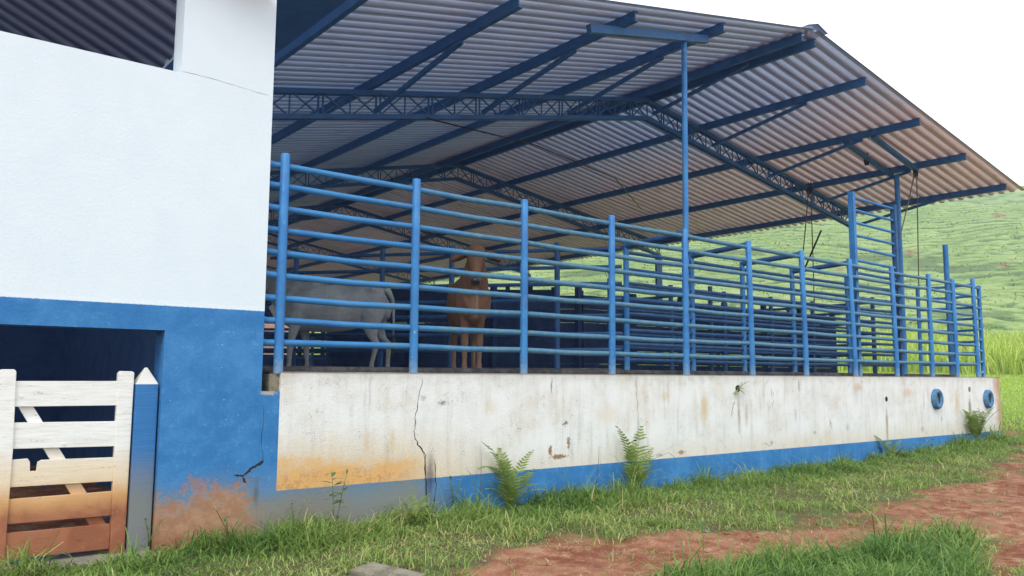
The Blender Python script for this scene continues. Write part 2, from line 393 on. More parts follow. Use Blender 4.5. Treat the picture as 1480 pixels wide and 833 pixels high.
# ------------------------------------------------------------------ terrain
def smooth(a, b, x):
    t = np.clip((x-a)/(b-a), 0, 1); return t*t*(3-2*t)
def vnoise(x, y, s, seed=0):           # cheap value noise, vectorised
    x = x*s+seed*17.3; y = y*s+seed*9.1
    xi = np.floor(x); yi = np.floor(y); fx = x-xi; fy = y-yi; fx = fx*fx*(3-2*fx); fy = fy*fy*(3-2*fy)
    def h(a, b): 
        q = np.sin(a*127.1+b*311.7+seed*74.7)*43758.5453; return q-np.floor(q)
    return (h(xi,yi)*(1-fx)+h(xi+1,yi)*fx)*(1-fy)+(h(xi,yi+1)*(1-fx)+h(xi+1,yi+1)*fx)*fy
HA = R(38)
def height(x, y):
    u = x*math.cos(HA)+(y+7)*math.sin(HA)
    near = .07-.03*smooth(5,9,x)+.010*np.clip(x-9, 0, 12)+.0*y
    near = near - .05*smooth(-1., -2.4, y)*smooth(2, 4, x)
    near = near + (vnoise(x,y,1.1,1)-.5)*.05+(vnoise(x*.8+y*.6,y*.8-x*.6,3.7,2)-.5)*.045+(vnoise(x*.8+y*.6,y*.8-x*.6,9.7,14)-.5)*.018
    inside = smooth(.2, -.2, y)+smooth(19.0, 19.4, x)
    uu = np.array([-2000,0,19,24,32,46,62,78,110,150,200,240,300,420,2000]); zz = np.array([0,0,0.05,.4,.85,1.45,2.6,4.6,13.4,24.5,41.,50.5,52.,46.,38.])
    zf = np.interp(u, uu, zz) + (vnoise(x,y,.02,3)-.5)*10*smooth(90,200,u) + (vnoise(x,y,.06,4)-.5)*2.5*smooth(60,110,u)
    ff = smooth(62, 85, u)
    w = u*1.0+(vnoise(x,y,.05,5)-.5)*9+(vnoise(x,y,.15,6)-.5)*3.2
    ph = (zf*1.0+(vnoise(x,y,.08,7)-.5)*2.2+(vnoise(x,y,.3,8)-.5)*1.0+(vnoise(x,y,.9,9)-.5)*.35)/.85
    fr = ph-np.floor(ph)
    terr = np.where(fr < .7, fr/.7, 1-(fr-.7)/.3)
    z = near+zf+ff*(terr-.5)*.42*smooth(.15, .6, vnoise(x,y,.11,12)+.25)
    return z, ff, 1-terr, u
def in_poly(px, py, poly):
    c = np.zeros(px.shape, bool); n = len(poly)
    for i in range(n):
        x1, y1 = poly[i]; x2, y2 = poly[(i+1) % n]
        k = ((y1 > py) != (y2 > py)) & (px < (x2-x1)*(py-y1)/((y2-y1) if y2 != y1 else 1e-9)+x1); c ^= k
    return c
G = lambda px, py: (atZ(px, py, .06).x, atZ(px, py, .06).y)
strip = [(19.6,.3), (2.9,.3), (1.9,-.02)] + [(1.7,-.25),(.6,-.35),(.3,-1.4),(1.5,-3.2)] + [G(p,q) for p, q in [(610,870),(640,826),(720,800),(860,782),(960,778),(1040,770),(1120,758),(1230,745),(1300,726),(1385,700),(1445,680)]] + [(17.5,-1.0),(19.6,-.9)]
clump = [G(p,q) for p, q in [(900,860),(975,822),(1055,806),(1130,800),(1215,794),(1285,772),(1345,762),(1400,768),(1430,800),(1425,860)]]
def grassiness(x, y, jit=True):
    a = np.zeros(x.shape)
    f1 = (vnoise(x,y,1.6,21)-.5)*.5; f2 = (vnoise(x,y,1.6,23)-.5)*.5
    g1 = (vnoise(x*.8+y*.6,y*.8-x*.6,4.3,22)-.5)*.34; g2 = (vnoise(x*.8+y*.6,y*.8-x*.6,4.3,24)-.5)*.34
    for k in range(7):
        q = k*2.399; r = .06+.042*k
        ox, oy = r*math.cos(q)*1.5, r*math.sin(q)
        a += (in_poly(x+f1+g1+ox, y+f2+g2+oy, strip) | in_poly(x+f1+g1+ox, y+f2*.6+g2*.7+oy, clump))/7.
    sp = smooth(.58, .80, vnoise(x*.8+y*.6,y*.8-x*.6,1.5,30)*.7+vnoise(x,y,4.1,34)*.3)*(x > 4.)*(y < -.5)*.6
    gf = smooth(-.8, .8, x-20.5+(vnoise(x,y,.5,31)-.5)*3)*smooth(-.8,.8, y+3.2+(x-20)*.05+(vnoise(x,y,.6,32)-.5)*2)
    return np.clip(np.maximum(np.maximum(a, sp), np.maximum(gf, (x > 34)*1.)), 0, 1)
th = np.concatenate([np.arange(-180, 8, 4.), np.arange(8, 96, .35), np.arange(96, 180.1, 4.)])*math.pi/180
rr = np.concatenate([[0.01], np.arange(.6, 14, .11), np.arange(14, 26, .16), np.arange(26, 74, .7), np.arange(74, 215, .42), np.arange(215, 300, 3), np.arange(300, 331, 10)])
TH, RR = np.meshgrid(th, rr)
X = RR*np.cos(TH); Y = -dist+RR*np.sin(TH)
Z, FF, TE, UU = height(X, Y)
ins = (X > -9) & (X < 19.0) & (Y > .15) & (Y < 46.5); Z = np.where(ins, np.minimum(Z, .9), Z)
g = grassiness(X, Y)
red = np.zeros_like(X); scrub = np.zeros_like(X)
def mark(px, py, wpx, hpx, arr, d0=60, d1=320, amt=1.):
    v = ray(px, py); best = None
    for t in np.arange(d0, d1, .5):
        p = CAM+v*t; z, *_ = height(np.array([p.x]), np.array([p.y]))
        if p.z < z[0]: best = (p, t); break
    if not best: return
    p, t = best; az = math.atan2(p.y+dist, p.x); rho = math.hypot(p.x, p.y+dist)
    # footprint in metres on the slope
    w = wpx/f_px*t; h = max(hpx/f_px*t/.30, .5)
    da = (TH-az)*rho; dr = RR-rho
    q = np.sqrt((da/w)**2+(dr/h)**2)+(vnoise(X,Y,.5,41)-.5)*.9+(vnoise(X,Y,1.4,42)-.5)*.5
    arr[:] = np.maximum(arr, amt*smooth(1.15, .85, q))
for a in [(1445,312,6,6),(1317,366,6,6),(1213,388,6,5),(1452,384,13,5)]:
    mark(*a, red, amt=.75)
for a in [(1335,380,24,10),(1450,398,60,8),(1395,388,60,7),(1060,365,60,7),(1465,410,14,4),(1270,372,40,6),(1390,452,70,7),(850,398,40,5)]: mark(*a, scrub, amt=.75)
V = np.stack([X, Y, Z], -1).reshape(-1, 3); nr, nt_ = X.shape
I = np.arange(nr*nt_).reshape(nr, nt_)
Q = np.stack([I[:-1,:-1], I[:-1,1:], I[1:,1:], I[1:,:-1]], -1).reshape(-1, 4)
ground = np_mesh('ground', V, Q, M['ground'], dict(grassy=g.ravel(), hill=FF.ravel(), terr=TE.ravel()*FF.ravel(), redsoil=red.ravel(), scrub=scrub.ravel()))
tag(ground, 'red dirt yard rising into a green terraced pasture hillside', 'ground', kind='structure')

def blades(name, P, L, Wd, lean, mat, tint, parent=None, flat=.0, up=1.0):
    n = len(P); a = rng.uniform(0, 2*math.pi, n); dx, dy = np.cos(a), np.sin(a)
    b = a+math.pi/2+rng.normal(0, .5, n); wx, wy = np.cos(b)*Wd/2, np.sin(b)*Wd/2
    V = np.zeros((n, 7, 3)); H = np.zeros((n, 7))
    for k, (t, w) in enumerate([(0,1),(.4,.95),(.75,.65)]):
        off = lean*L*(t**1.8); z = up*L*t*(1-.35*lean*t)
        cx = P[:,0]+dx*off; cy = P[:,1]+dy*off; cz = P[:,2]+z
        V[:,2*k] = np.stack([cx-wx*w, cy-wy*w, cz], -1); V[:,2*k+1] = np.stack([cx+wx*w, cy+wy*w, cz], -1); H[:,2*k:2*k+2] = t
    off = lean*L*1.0; V[:,6] = np.stack([P[:,0]+dx*off, P[:,1]+dy*off, P[:,2]+up*L*(1-.55*lean)], -1); H[:,6] = 1
    base = np.arange(n)[:,None]*7
    T = np.concatenate([base+np.array(t)[None] for t in [(0,1,3),(0,3,2),(2,3,5),(2,5,4),(4,5,6)]])
    return np_mesh(name, V.reshape(-1,3), T, mat, dict(tint=np.repeat(tint, 7), hgt=H.ravel()), parent=parent)
def scatter(n, x0, x1, y0, y1, bias=None):
    x = rng.uniform(x0, x1, n); y = rng.uniform(y0, y1, n)
    gg = np.maximum(grassiness(x, y), .07); k = rng.uniform(0, 1, n) < gg
    if bias is not None: k &= rng.uniform(0, 1, n) < bias(x, y)
    x = x[k]; y = y[k]; z = height(x, y)[0]-.01
    return np.stack([x, y, z], -1)
P1 = scatter(420000, .2, 20, -5.2, -.03, lambda x, y: np.clip(.25+7/(3+np.hypot(x, y+dist))**1.2, .15, 1)*(.30+.95*vnoise(x*.7+y*.7,y*.7-x*.7,2.6,51))*(.45+.55*smooth(-1.5,-.3,y)+.4*in_poly(x,y,clump)))
d = np.hypot(P1[:,0], P1[:,1]+dist)
nearwall = smooth(-1.1, -.1, P1[:,1]); inc = in_poly(P1[:,0], P1[:,1], clump)
vn = vnoise(P1[:,0], P1[:,1], 1.9, 52)
d = d*.6; cl_ = smooth(.35,.8,vnoise(P1[:,0]*.8+P1[:,1]*.6,P1[:,1]*.8-P1[:,0]*.6,3.3,77))
L = (.05+.075*nearwall*(.3+cl_)+.09*inc+.085*cl_)*rng.uniform(.45, 1.5, len(P1))*(1+.02*d); L *= np.where(rng.uniform(0,1,len(P1)) > .975, 1.9, 1)
tuft = smooth(.70,.86,vnoise(P1[:,0]+3,P1[:,1]*.5,2.1,91))*smooth(-.7,-.1,P1[:,1])*smooth(12,5,P1[:,0]); L *= 1+1.6*tuft
bare = (grassiness(P1[:,0], P1[:,1]) < .7); L *= 1-.25*smooth(6.5, 11, P1[:,0])*(1-.3*inc); L *= 1+.9*smooth(15.5,17.5,P1[:,0])*smooth(-.9,-.3,P1[:,1]); L = np.where(bare, L*.6, L)
dry = np.clip(rng.beta(1.6, 3.2, len(P1))+.28*smooth(-.5, -1.3, P1[:,1])*(~inc)+.05+.18*(vnoise(P1[:,0],P1[:,1],1.2,53)-.5)*2-.12*inc, 0, 1)
tag(blades('grass', P1, L, .0085*(1+.03*d)*rng.uniform(.6, 1.3, len(P1)), rng.uniform(.3, 1.5, len(P1)), M['grass'], dry), 'green unmown grass along the foot of the wall and beside the red path', 'grass', kind='stuff')
P2 = scatter(90000, 20, 50, -3.5, 22); d2 = np.hypot(P2[:,0], P2[:,1])
tag(blades('meadow_grass', P2, rng.uniform(.06,.16,len(P2)), .02+0*d2, rng.uniform(.2,.9,len(P2)), M['cane'], rng.beta(1.3,3.5,len(P2))), 'short bright grass beyond the end of the wall', 'grass', kind='stuff')
# tall grass belt on the slope
n = 60000; az = rng.uniform(R(14), R(66), n); rho = rng.uniform(49, 76, n)
x = rho*np.cos(az); y = -dist+rho*np.sin(az); z, _, _, u = height(x, y)
k = (u > 44+4*vnoise(x,y,.2,61)) & (u < 74) & (rng.uniform(0,1,n) < .35+.65*vnoise(x,y,.35,62)); x, y, z = x[k], y[k], z[k]
Lh = rng.uniform(1.2, 2.1, len(x))*(.75+.5*vnoise(x,y,.25,63))
tag(blades('tall_grass', np.stack([x,y,z-.1],-1), Lh, rng.uniform(.05,.10,len(x)), rng.uniform(.15,.7,len(x)), M['cane'], rng.beta(1.6,2.6,len(x))), 'tall yellow green fodder grass at the foot of the hill', 'tall grass', kind='stuff')

n = 70000; az = rng.uniform(R(12), R(75), n); rho = np.sqrt(rng.uniform(76**2, 205**2, n))
x = rho*np.cos(az); y = -dist+rho*np.sin(az); z, ff_, te_, u = height(x, y)
k = (ff_ > .5) & (rng.uniform(0,1,n) < (.25+.75*smooth(.35,.7,te_))*(.25+.9*vnoise(x,y,.25,71))); x, y, z = x[k], y[k], z[k]
tag(blades('pasture_tufts', np.stack([x,y,z-.03],-1), rng.uniform(.12,.38,len(x))*(1+1.2*(rng.uniform(0,1,len(x))>.985)), rng.uniform(.10,.26,len(x)), rng.uniform(.3,1.1,len(x)), M['grass'], rng.beta(1.6,2.4,len(x))), 'rough grass tufts along the cattle terraces of the hillside', 'grass', kind='stuff')

# ------------------------------------------------------------------ front walls
def wall_holes(mb, x0, x1, z0, z1, holes, y0, y1):
    xs = sorted({x0, x1, *[h[0] for h in holes], *[h[1] for h in holes]}); zs = sorted({z0, z1, *[h[2] for h in holes], *[h[3] for h in holes]})
    solid = lambda i, j: 0 <= i < len(xs)-1 and 0 <= j < len(zs)-1 and not any(h[0] <= xs[i] and xs[i+1] <= h[1] and h[2] <= zs[j] and zs[j+1] <= h[3] for h in holes)
    for i in range(len(xs)-1):
        for j in range(len(zs)-1):
            if not solid(i, j): continue
            a, b, c, e = xs[i], xs[i+1], zs[j], zs[j+1]
            mb.add([(a,y0,c),(b,y0,c),(b,y0,e),(a,y0,e)], [(0,1,2,3)]); mb.add([(a,y1,c),(b,y1,c),(b,y1,e),(a,y1,e)], [(3,2,1,0)])
            if not solid(i-1, j): mb.add([(a,y0,c),(a,y1,c),(a,y1,e),(a,y0,e)], [(0,1,2,3)])
            if not solid(i+1, j): mb.add([(b,y0,c),(b,y1,c),(b,y1,e),(b,y0,e)], [(3,2,1,0)])
            if not solid(i, j-1): mb.add([(a,y0,c),(b,y0,c),(b,y1,c),(a,y1,c)], [(0,3,2,1)])
            if not solid(i, j+1): mb.add([(a,y0,e),(b,y0,e),(b,y1,e),(a,y1,e)], [(0,1,2,3)])
bld = empty('barn', (0,0,0), label='white plastered barn with blue base, dark doorway and upper opening left of the pens', cat='barn')
mb = MB(); wall_holes(mb, -5, 2.78, -.4, 6.1, [(-.35,1.945,-.4,1.85),(-3.,1.97,4.045,5.85)], 0, .25)
fw = mb.build('front_wall', M['wall'], bld)
MB().box(2.53, 2.777, .25, 7.6, -.4, 6.1).build('side_wall', M['wall'], bld)
MB().box(2.512, 2.528, .252, 7.398, -.3, 5.0).build('shade_lining', M['inner'], bld)  # dark panel added to deepen the shade inside the doorway
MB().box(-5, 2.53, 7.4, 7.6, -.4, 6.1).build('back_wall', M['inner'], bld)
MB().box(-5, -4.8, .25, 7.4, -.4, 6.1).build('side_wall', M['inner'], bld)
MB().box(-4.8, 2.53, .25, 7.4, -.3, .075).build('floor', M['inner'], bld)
def corr_strip(mb, y0, y1, pts, pitch=.22, depth=.055, lo=.085, sl=.03):
    """trapezoidal sheet: profile along Y, extruded along the slope points pts [(x,z),...]"""
    prof = []; y = y0
    while y < y1:
        prof += [(y, 0), (y+lo, 0), (y+lo+sl, depth), (y+pitch-sl, depth)]; y += pitch
    prof.append((y, 0)); n = len(prof); vs = []
    for (x, z) in pts: vs += [(x, py, z+pz) for py, pz in prof]
    fs = [(i*n+k, i*n+k+1, (i+1)*n+k+1, (i+1)*n+k) for i in range(len(pts)-1) for k in range(n-1)]
    return mb.add(vs, fs)
MBr = corr_strip(MB(), -.35, 7.9, [(-5.2, 5.0+.47*7.85), (2.70, 5.0-.02)], .30, .05, .10, .05)
MBr.build('roof_sheet', M['dsheet'], bld)
for yy in (6.6,): MB().bar((-5, yy, 8.45), (2.6, yy, 4.88), .07, .16).build('rafter', M['black'], bld)

low = empty('retaining_wall', (0,0,0), label='long low white wall with blue foot, stained and cracked, carrying the pipe fence', cat='wall')
zt = 1.512
mb = MB()
prof = [(2.78,-.4,1.345),(2.955,-.4,zt)]
mb.box(2.781, 2.952, 0, .25, -.4, 1.345)
mb.box(2.952, 19.12, 0, .25, -.4, zt)
wl = mb.build('wall', M['wall'], low)
MB().box(2.945, 19.13, -.004, .256, zt-.001, zt+.008).build('top_edge', M['curb'], low)
MB().box(2.86, 2.950, .03, .2, 1.3455, 1.50).build('broken_end', M['concrete'], low)
def crack(pts, w, parent, y=-.0015, seed=0):
    rnd = random.Random(seed); P = []
    for (a, b) in zip(pts, pts[1:]):
        for k in range(5):
            t = k/5; P.append((a[0]+(b[0]-a[0])*t+rnd.uniform(-1.2,1.2), a[1]+(b[1]-a[1])*t))
    P.append(pts[-1]); W = [atY(p, q, 0) for p, q in P]; vs = []; n = len(W)
    for i, p in enumerate(W):
        dx = W[min(i+1,n-1)].x-W[max(i-1,0)].x; dz = W[min(i+1,n-1)].z-W[max(i-1,0)].z; l = math.hypot(dx, dz) or 1
        ww = w*rnd.uniform(.4, 1.3)*(1 if 0 < i < n-1 else .1)/2
        vs += [(p.x-dz/l*ww, y, p.z+dx/l*ww), (p.x+dz/l*ww, y, p.z-dx/l*ww)]
    return MB().add(vs, [(2*i, 2*i+1, 2*i+3, 2*i+2) for i in range(n-1)]).build('crack', M['crack'], parent)
crack([(611,545),(604,580),(600,610),(599,632),(606,645),(613,655),(615,668)], .007, low, seed=1)
crack([(601,638),(608,648),(615,658),(614,690),(618,735)], .014, low, seed=2)
crack([(628,665),(630,700),(626,740)], .010, low, seed=21)
crack([(918,548),(921,570),(922,600),(922,640)], .005, low, seed=3)
crack([(912,640),(917,637),(921,636)], .014, low, seed=4)
crack([(797,545),(798,570)], .005, low, seed=6)
crack([(1105,640),(1113,645)], .008, low, seed=7); crack([(1200,610),(1203,622)], .008, low, seed=8); crack([(1118,565),(1117,590)], .006, low, seed=9)
crack([(1062,580),(1058,590),(1058,602)], .010, low, seed=10)
crack([(337,687),(352,688),(362,678),(372,672),(381,666)], .022, low and bld, y=-.002, seed=11)
crack([(350,690),(356,698)], .02, bld, seed=12)
crack([(381,585),(378,640),(381,668)], .004, bld, seed=13)
crack([(258,102),(300,112),(350,127),(390,139)], .0022, bld, seed=14)
# platform behind the wall
slab = MB().box(2.80, 19.08, .26, 46, -.4, 1.46).build('platform_floor', M['slab']); tag(slab, 'raised concrete floor of the cattle pens', 'floor', kind='structure')
# drain hole
c = wb(1281, 577); MB().tube([(c[0], -.004, c[1]), (c[0], .05, c[1])], .045, 14).build('drain_hole', M['crack'], low)
c = wb(1401, 563); MB().tube([(c[0], -.004, c[1]), (c[0], .05, c[1])], .055, 14).build('drain_hole', M['curb'], low)
c = wb(1066, 562); MB().tube([(c[0], -.004, c[1]), (c[0], .05, c[1])], .05, 14).build('drain_hole', M['crack'], low)
# doorstep
tag(MB().box(-.35, 1.94, -.16, .24, -.3, .092).build('doorstep', M['curb'], None, bevel=.012), 'mud stained concrete doorstep under the white gate', 'doorstep')

# tyres let into the wall
def tyre(px, label):
    p = atY(px, 577, -.05); mb = MB(); n = 40; sec = [(-.04,.100),(-.06,.108),(-.078,.128),(-.078,.165),(-.058,.186),(-.02,.190),(.0,.190)]
    vs = []
    for i in range(n):
        a = 2*math.pi*i/n
        for j, (yy, r) in enumerate(sec):
            rr_ = r+(.006 if (i % 2 and r > .18) else 0); vs.append((rr_*math.cos(a), yy, rr_*math.sin(a)))
    m = len(sec); mb.add(vs, [(i*m+j, i*m+j+1, ((i+1) % n)*m+j+1, ((i+1) % n)*m+j) for i in range(n) for j in range(m-1)])
    e = empty('tyre', (p.x, 0, p.z), label=label, cat='tyre', group='blue tyres mounted in the white wall')
    mb.build('tread', M['tyre'], e, smooth=50)
    MB().tube([(0,-.012,0),(0,-.006,0)], .110, 28).build('painted_centre', M['post'], e)
    return e
tyre(1356, 'blue painted tyre set in the white wall beside the brown rust streak')
tyre(1430, 'blue painted tyre set in the white wall nearest its far corner')

# ------------------------------------------------------------------ gate and post in the doorway
gt = empty('wooden_gate', (0,0,0), label='white board gate stained red with mud in the dark doorway', cat='gate')
gy = .10
def gpt(px, py): return atY(px, py, gy)
def board(name, corners, y0, y1, bev=.006, mat='gate', parent=gt):
    P = [gpt(*c) for c in corners]; vs = [(p.x, y0, p.z) for p in P]+[(p.x, y1, p.z) for p in P]; n = len(P)
    return MB().add(vs, [tuple(range(n)), tuple(range(2*n-1, n-1, -1))]+[(i, (i+1) % n, n+(i+1) % n, n+i) for i in range(n)]).build(name, M[mat], parent, bevel=bev)
board('stile', [(-1,536),(2,534),(20,534),(23,537),(18,650),(5,820),(-14,820)], gy-.03, gy+.03)
board('stile', [(170,540),(173,536.5),(190,537),(193,539),(178,803),(157,803)], gy-.03, gy+.03)
for cs in [[(22,551),(170,551),(169,586),(20,588)], [(18,611),(168,609),(166,645),(15,649)],
           [(13,704.5),(13,665),(40,663),(43,668),(43,681),(52,681),(54,668),(60,665),(166,661),(163,695.5),(12,704.5)][1:],
           [(10,722),(162,710),(160,745),(7,758)], [(6,771),(159,757),(157,793),(3,810)]]:
    board('board', cs, gy-.012, gy+.014, .003)
board('brace', [(25,585),(47,585),(158,764),(132,764)], gy+.016, gy+.04)
for px, py in [(30,573),(92,642),(129,731),(113,779)]:
    p = gpt(px, py); MB().tube([(p.x, gy-.018, p.z), (p.x, gy-.008, p.z)], .010, 10).build('bolt', M['gate'], gt)
pe = empty('gate_post', (1.845,.12,0), label='blue hewn post with white pointed tip beside the board gate', cat='post')
mb = MB(); a = .085; y0 = -.075
mb.add([(-a,-.075,.05),(a,-.075,.05),(a,.075,.05),(-a,.075,.05),(-a,-.075,1.41),(a,-.075,1.41),(a,.075,1.41),(-a,.075,1.41),(0-.01,-.01,1.545),(.01,-.01,1.545),(.01,.01,1.545),(-.01,.01,1.545)],
   [(0,3,2,1),(0,1,5,4),(1,2,6,5),(2,3,7,6),(3,0,4,7),(4,5,9,8),(5,6,10,9),(6,7,11,10),(7,4,8,11),(8,9,10,11)])
mb.build('shaft', M['bpost'], pe, bevel=.006)

# ------------------------------------------------------------------ front pipe fence
fence = empty('pipe_fence', (9,0,1.5), label='long blue nine rail pipe fence standing on the white wall', cat='fence')
def child(mb, name, mat, parent, smooth=40, bevel=0):
    o = mb.build(name, M[mat], parent, smooth=smooth, bevel=bevel); o.matrix_parent_inverse = Matrix.Translation(parent.location).inverted() if parent.rotation_euler[2] == 0 else parent.matrix_world.inverted(); return o
ptop = [(416,221),(606,258),(762,288),(888,311),(993.5,331),(1085.5,348),(1162,362),(1231,374),(1292,385),(1345,396),(1380,403),(1409,403)]
pbot = [(405,541),(601,540),(761,540.5),(889,540.5),(996,541.5),(1092,543),(1170,544),(1241,544.5),(1301,545),(1352,545.5),(1388,545.5),(1418,545.5)]
PX = []
for t, b in zip(ptop, pbot):
    q = atY(*t, 0); b_ = atY(*b, 0); PX.append((q.x+b_.x)/2)
    bx = b_.x; tx = q.x
    child(MB().tube([(bx, .05, zt-.01), (bx*.5+tx*.5, .05, 2.5), (tx, .05, q.z-.006), (tx, .05, q.z)], [.044,.043,.043,.038], 14), 'post', 'post', fence)
RZ = [3.416,3.219,3.009,2.809,2.598,2.396,2.189,1.981,1.779]
for i, z0 in enumerate(RZ):
    path = [(2.74, .075, z0+.012)]; 
    for k, px in enumerate(PX): path.append((px, .075, z0+random.uniform(-.008,.008)))
    ext = []
    for a_, b_ in zip(path, path[1:]):
        ext.append(a_)
        m_ = [(a_[j]+b_[j])/2 for j in range(3)]; ext.append((m_[0], m_[1]+random.uniform(-.006,.006), m_[2]-random.uniform(0,.012)))
    ext.append(path[-1])
    child(MB().tube(ext, .031, 12), 'rail', 'rail', fence)
child(MB().tube([(2.85,.30,1.535),(8,.31,1.54),(13.2,.3,1.535),(17.6,.3,1.53)], .04, 10), 'bottom_pipe', 'grimy', fence)

def pipe_fence(name, label, P0, P1, posts, rails, ztop, mat='post', rmat=None, rr_=.028, pr_=.042, zb=1.46, group=None, cat='fence'):
    P0 = Vector((*P0, 0)); P1 = Vector((*P1, 0)); e = empty(name, (P0.x, P0.y, zb), label=label, cat=cat, group=group)
    for t in posts:
        p = P0.lerp(P1, t); zz = ztop+random.uniform(-.02,.02); child(MB().tube([(p.x,p.y,zb-.01),(p.x,p.y,zz)], pr_, 10), 'post', mat, e)
    for z_ in rails:
        s = random.uniform(-.01,.01); child(MB().tube([(P0.x,P0.y,z_+s),tuple(((P0+P1)/2)[:2])+(z_+random.uniform(-.02,.005),),(P1.x,P1.y,z_-s)], rr_, 8), 'rail', rmat or mat, e)
    return e
rB = [3.32,3.07,2.86,2.62,2.40,2.17,1.96,1.74]
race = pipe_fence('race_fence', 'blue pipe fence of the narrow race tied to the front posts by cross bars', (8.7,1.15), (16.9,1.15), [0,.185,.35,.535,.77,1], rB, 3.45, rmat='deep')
child(MB().tube([(8.7,1.13,1.53),(16.9,1.13,1.53)], .045, 8), 'bottom_pipe', 'grimy', race)
for xf, xb in [(PX[4],8.7),(PX[5],10.22),(PX[6],11.57),(PX[7],13.09)]:
    child(MB().tube([(xf,.05,3.455),(xb,1.15,3.40)], .042, 10), 'cross_bar', 'deep', race)
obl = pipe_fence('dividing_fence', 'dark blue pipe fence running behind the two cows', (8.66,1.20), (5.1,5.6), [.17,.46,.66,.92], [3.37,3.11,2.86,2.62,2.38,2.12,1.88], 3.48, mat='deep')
child(MB().tube([(8.66,1.22,1.56),(5.1,5.62,1.56)], .05, 8), 'bottom_pipe', 'grimy', obl)
ret = pipe_fence('end_fence', 'blue pipe fence closing the pens at the far corner with one tall post', (18.16,.09), (18.16,1.2), [1.], [3.46,3.22,2.98,2.74,2.5,2.26,2.02,1.78], 3.54)
child(MB().tube([(18.16,.56,1.45),(18.14,.56,4.36)], .055, 10), 'tall_post', 'post', ret)
ld = pipe_fence('ladder_panel', 'narrow blue ladder panel outside the last fence post', (18.2,.06), (18.62,.12), [1.], [3.42,3.2,2.98,2.75,2.52,2.3,2.07,1.84,1.62], 3.47)
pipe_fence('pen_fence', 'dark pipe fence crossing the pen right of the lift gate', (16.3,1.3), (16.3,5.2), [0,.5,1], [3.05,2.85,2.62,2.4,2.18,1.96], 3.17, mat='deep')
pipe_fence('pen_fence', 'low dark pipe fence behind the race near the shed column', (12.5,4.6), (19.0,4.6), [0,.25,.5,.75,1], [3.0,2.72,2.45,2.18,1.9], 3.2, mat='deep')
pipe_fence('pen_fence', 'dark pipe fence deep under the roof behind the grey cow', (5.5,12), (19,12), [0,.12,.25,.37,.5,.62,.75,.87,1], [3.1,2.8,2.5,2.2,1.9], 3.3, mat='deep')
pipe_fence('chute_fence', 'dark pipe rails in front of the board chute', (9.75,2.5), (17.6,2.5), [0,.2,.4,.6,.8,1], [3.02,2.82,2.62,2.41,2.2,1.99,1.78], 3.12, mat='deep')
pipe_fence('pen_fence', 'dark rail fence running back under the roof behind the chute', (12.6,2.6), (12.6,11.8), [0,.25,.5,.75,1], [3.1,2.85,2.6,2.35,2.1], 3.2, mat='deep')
# boards / solid chute walls
def board_wall(name, label, P0, P1, zs, th=.04, post_n=6, ztop=2.95):
    P0 = Vector((*P0,0)); P1 = Vector((*P1,0)); e = empty(name, (P0.x,P0.y,1.46), label=label, cat='board fence')
    nrm = Vector((-(P1-P0).y, (P1-P0).x, 0)).normalized()
    for k in range(post_n):
        p = P0.lerp(P1, k/(post_n-1))+nrm*.07; child(MB().bar((p.x,p.y,1.4),(p.x,p.y,ztop+random.uniform(0,.12)), .09, .09), 'post', 'board', e, smooth=0)
    for (a, b) in zs:
        child(MB().bar((P0.x,P0.y,(a+b)/2),(P1.x,P1.y,(a+b)/2), th, b-a), 'board', 'board', e, smooth=0)
    return e
zs = [(1.47+i*.235, 1.47+i*.235+.228) for i in range(6)]
board_wall('board_fence', 'solid dark board wall of the cattle chute behind the race', (9.6,3.0), (17.4,2.75), zs, post_n=7)
board_wall('board_fence', 'solid dark board wall behind the brown cow', (9.6,3.1), (6.55,6.3), zs, post_n=4, ztop=3.0)
zs2 = [(1.47,1.62),(1.76,1.80),(1.95,2.12),(2.32,2.46)]
pg0 = CAM+ray(330,545)*22; pg1 = CAM+ray(800,545)*22
board_wall('board_fence', 'tall gapped dark board fence behind the grey cow letting grass show through', (pg0.x,pg0.y), (pg1.x,pg1.y), [(1.46,2.02),(2.06,2.20),(2.27,2.32),(2.42,2.62),(2.68,2.75),(2.92,3.35),(3.37,3.85)], post_n=15, ztop=3.9)
bw = empty('brick_shed', (16,47,1), label='pale red brick wall far behind the left end of the pens', cat='shed')
child(MB().box(8,24.5,47,47.25,.5,6.4), 'wall', 'brick', bw, smooth=0)
child(MB().box(7.8,24.7,46.8,50,6.4,6.52), 'roof', 'dsheet', bw, smooth=0)

# tall lift gate
lg = empty('lift_gate', (14.1,.14,1.5), label='tall blue pipe lift gate with many rails standing above the fence', cat='gate')
gy2 = .16
xl, xr = atY(1230.5, 285, gy2).x, atY(1291, 300, gy2).x
child(MB().bar((xl,gy2,1.5),(xl,gy2,4.76), .10, .08), 'post', 'post', lg, smooth=0)
child(MB().bar((xr,gy2,1.5),(xr,gy2,4.74), .09, .08), 'post', 'deep', lg, smooth=0)
for k in range(14):
    z_ = 4.66-.225*k; child(MB().tube([(xl,gy2-.0,z_+.01),(xr,gy2,z_)], .026, 8), 'rail', 'rail' if k > 6 else 'post', lg)

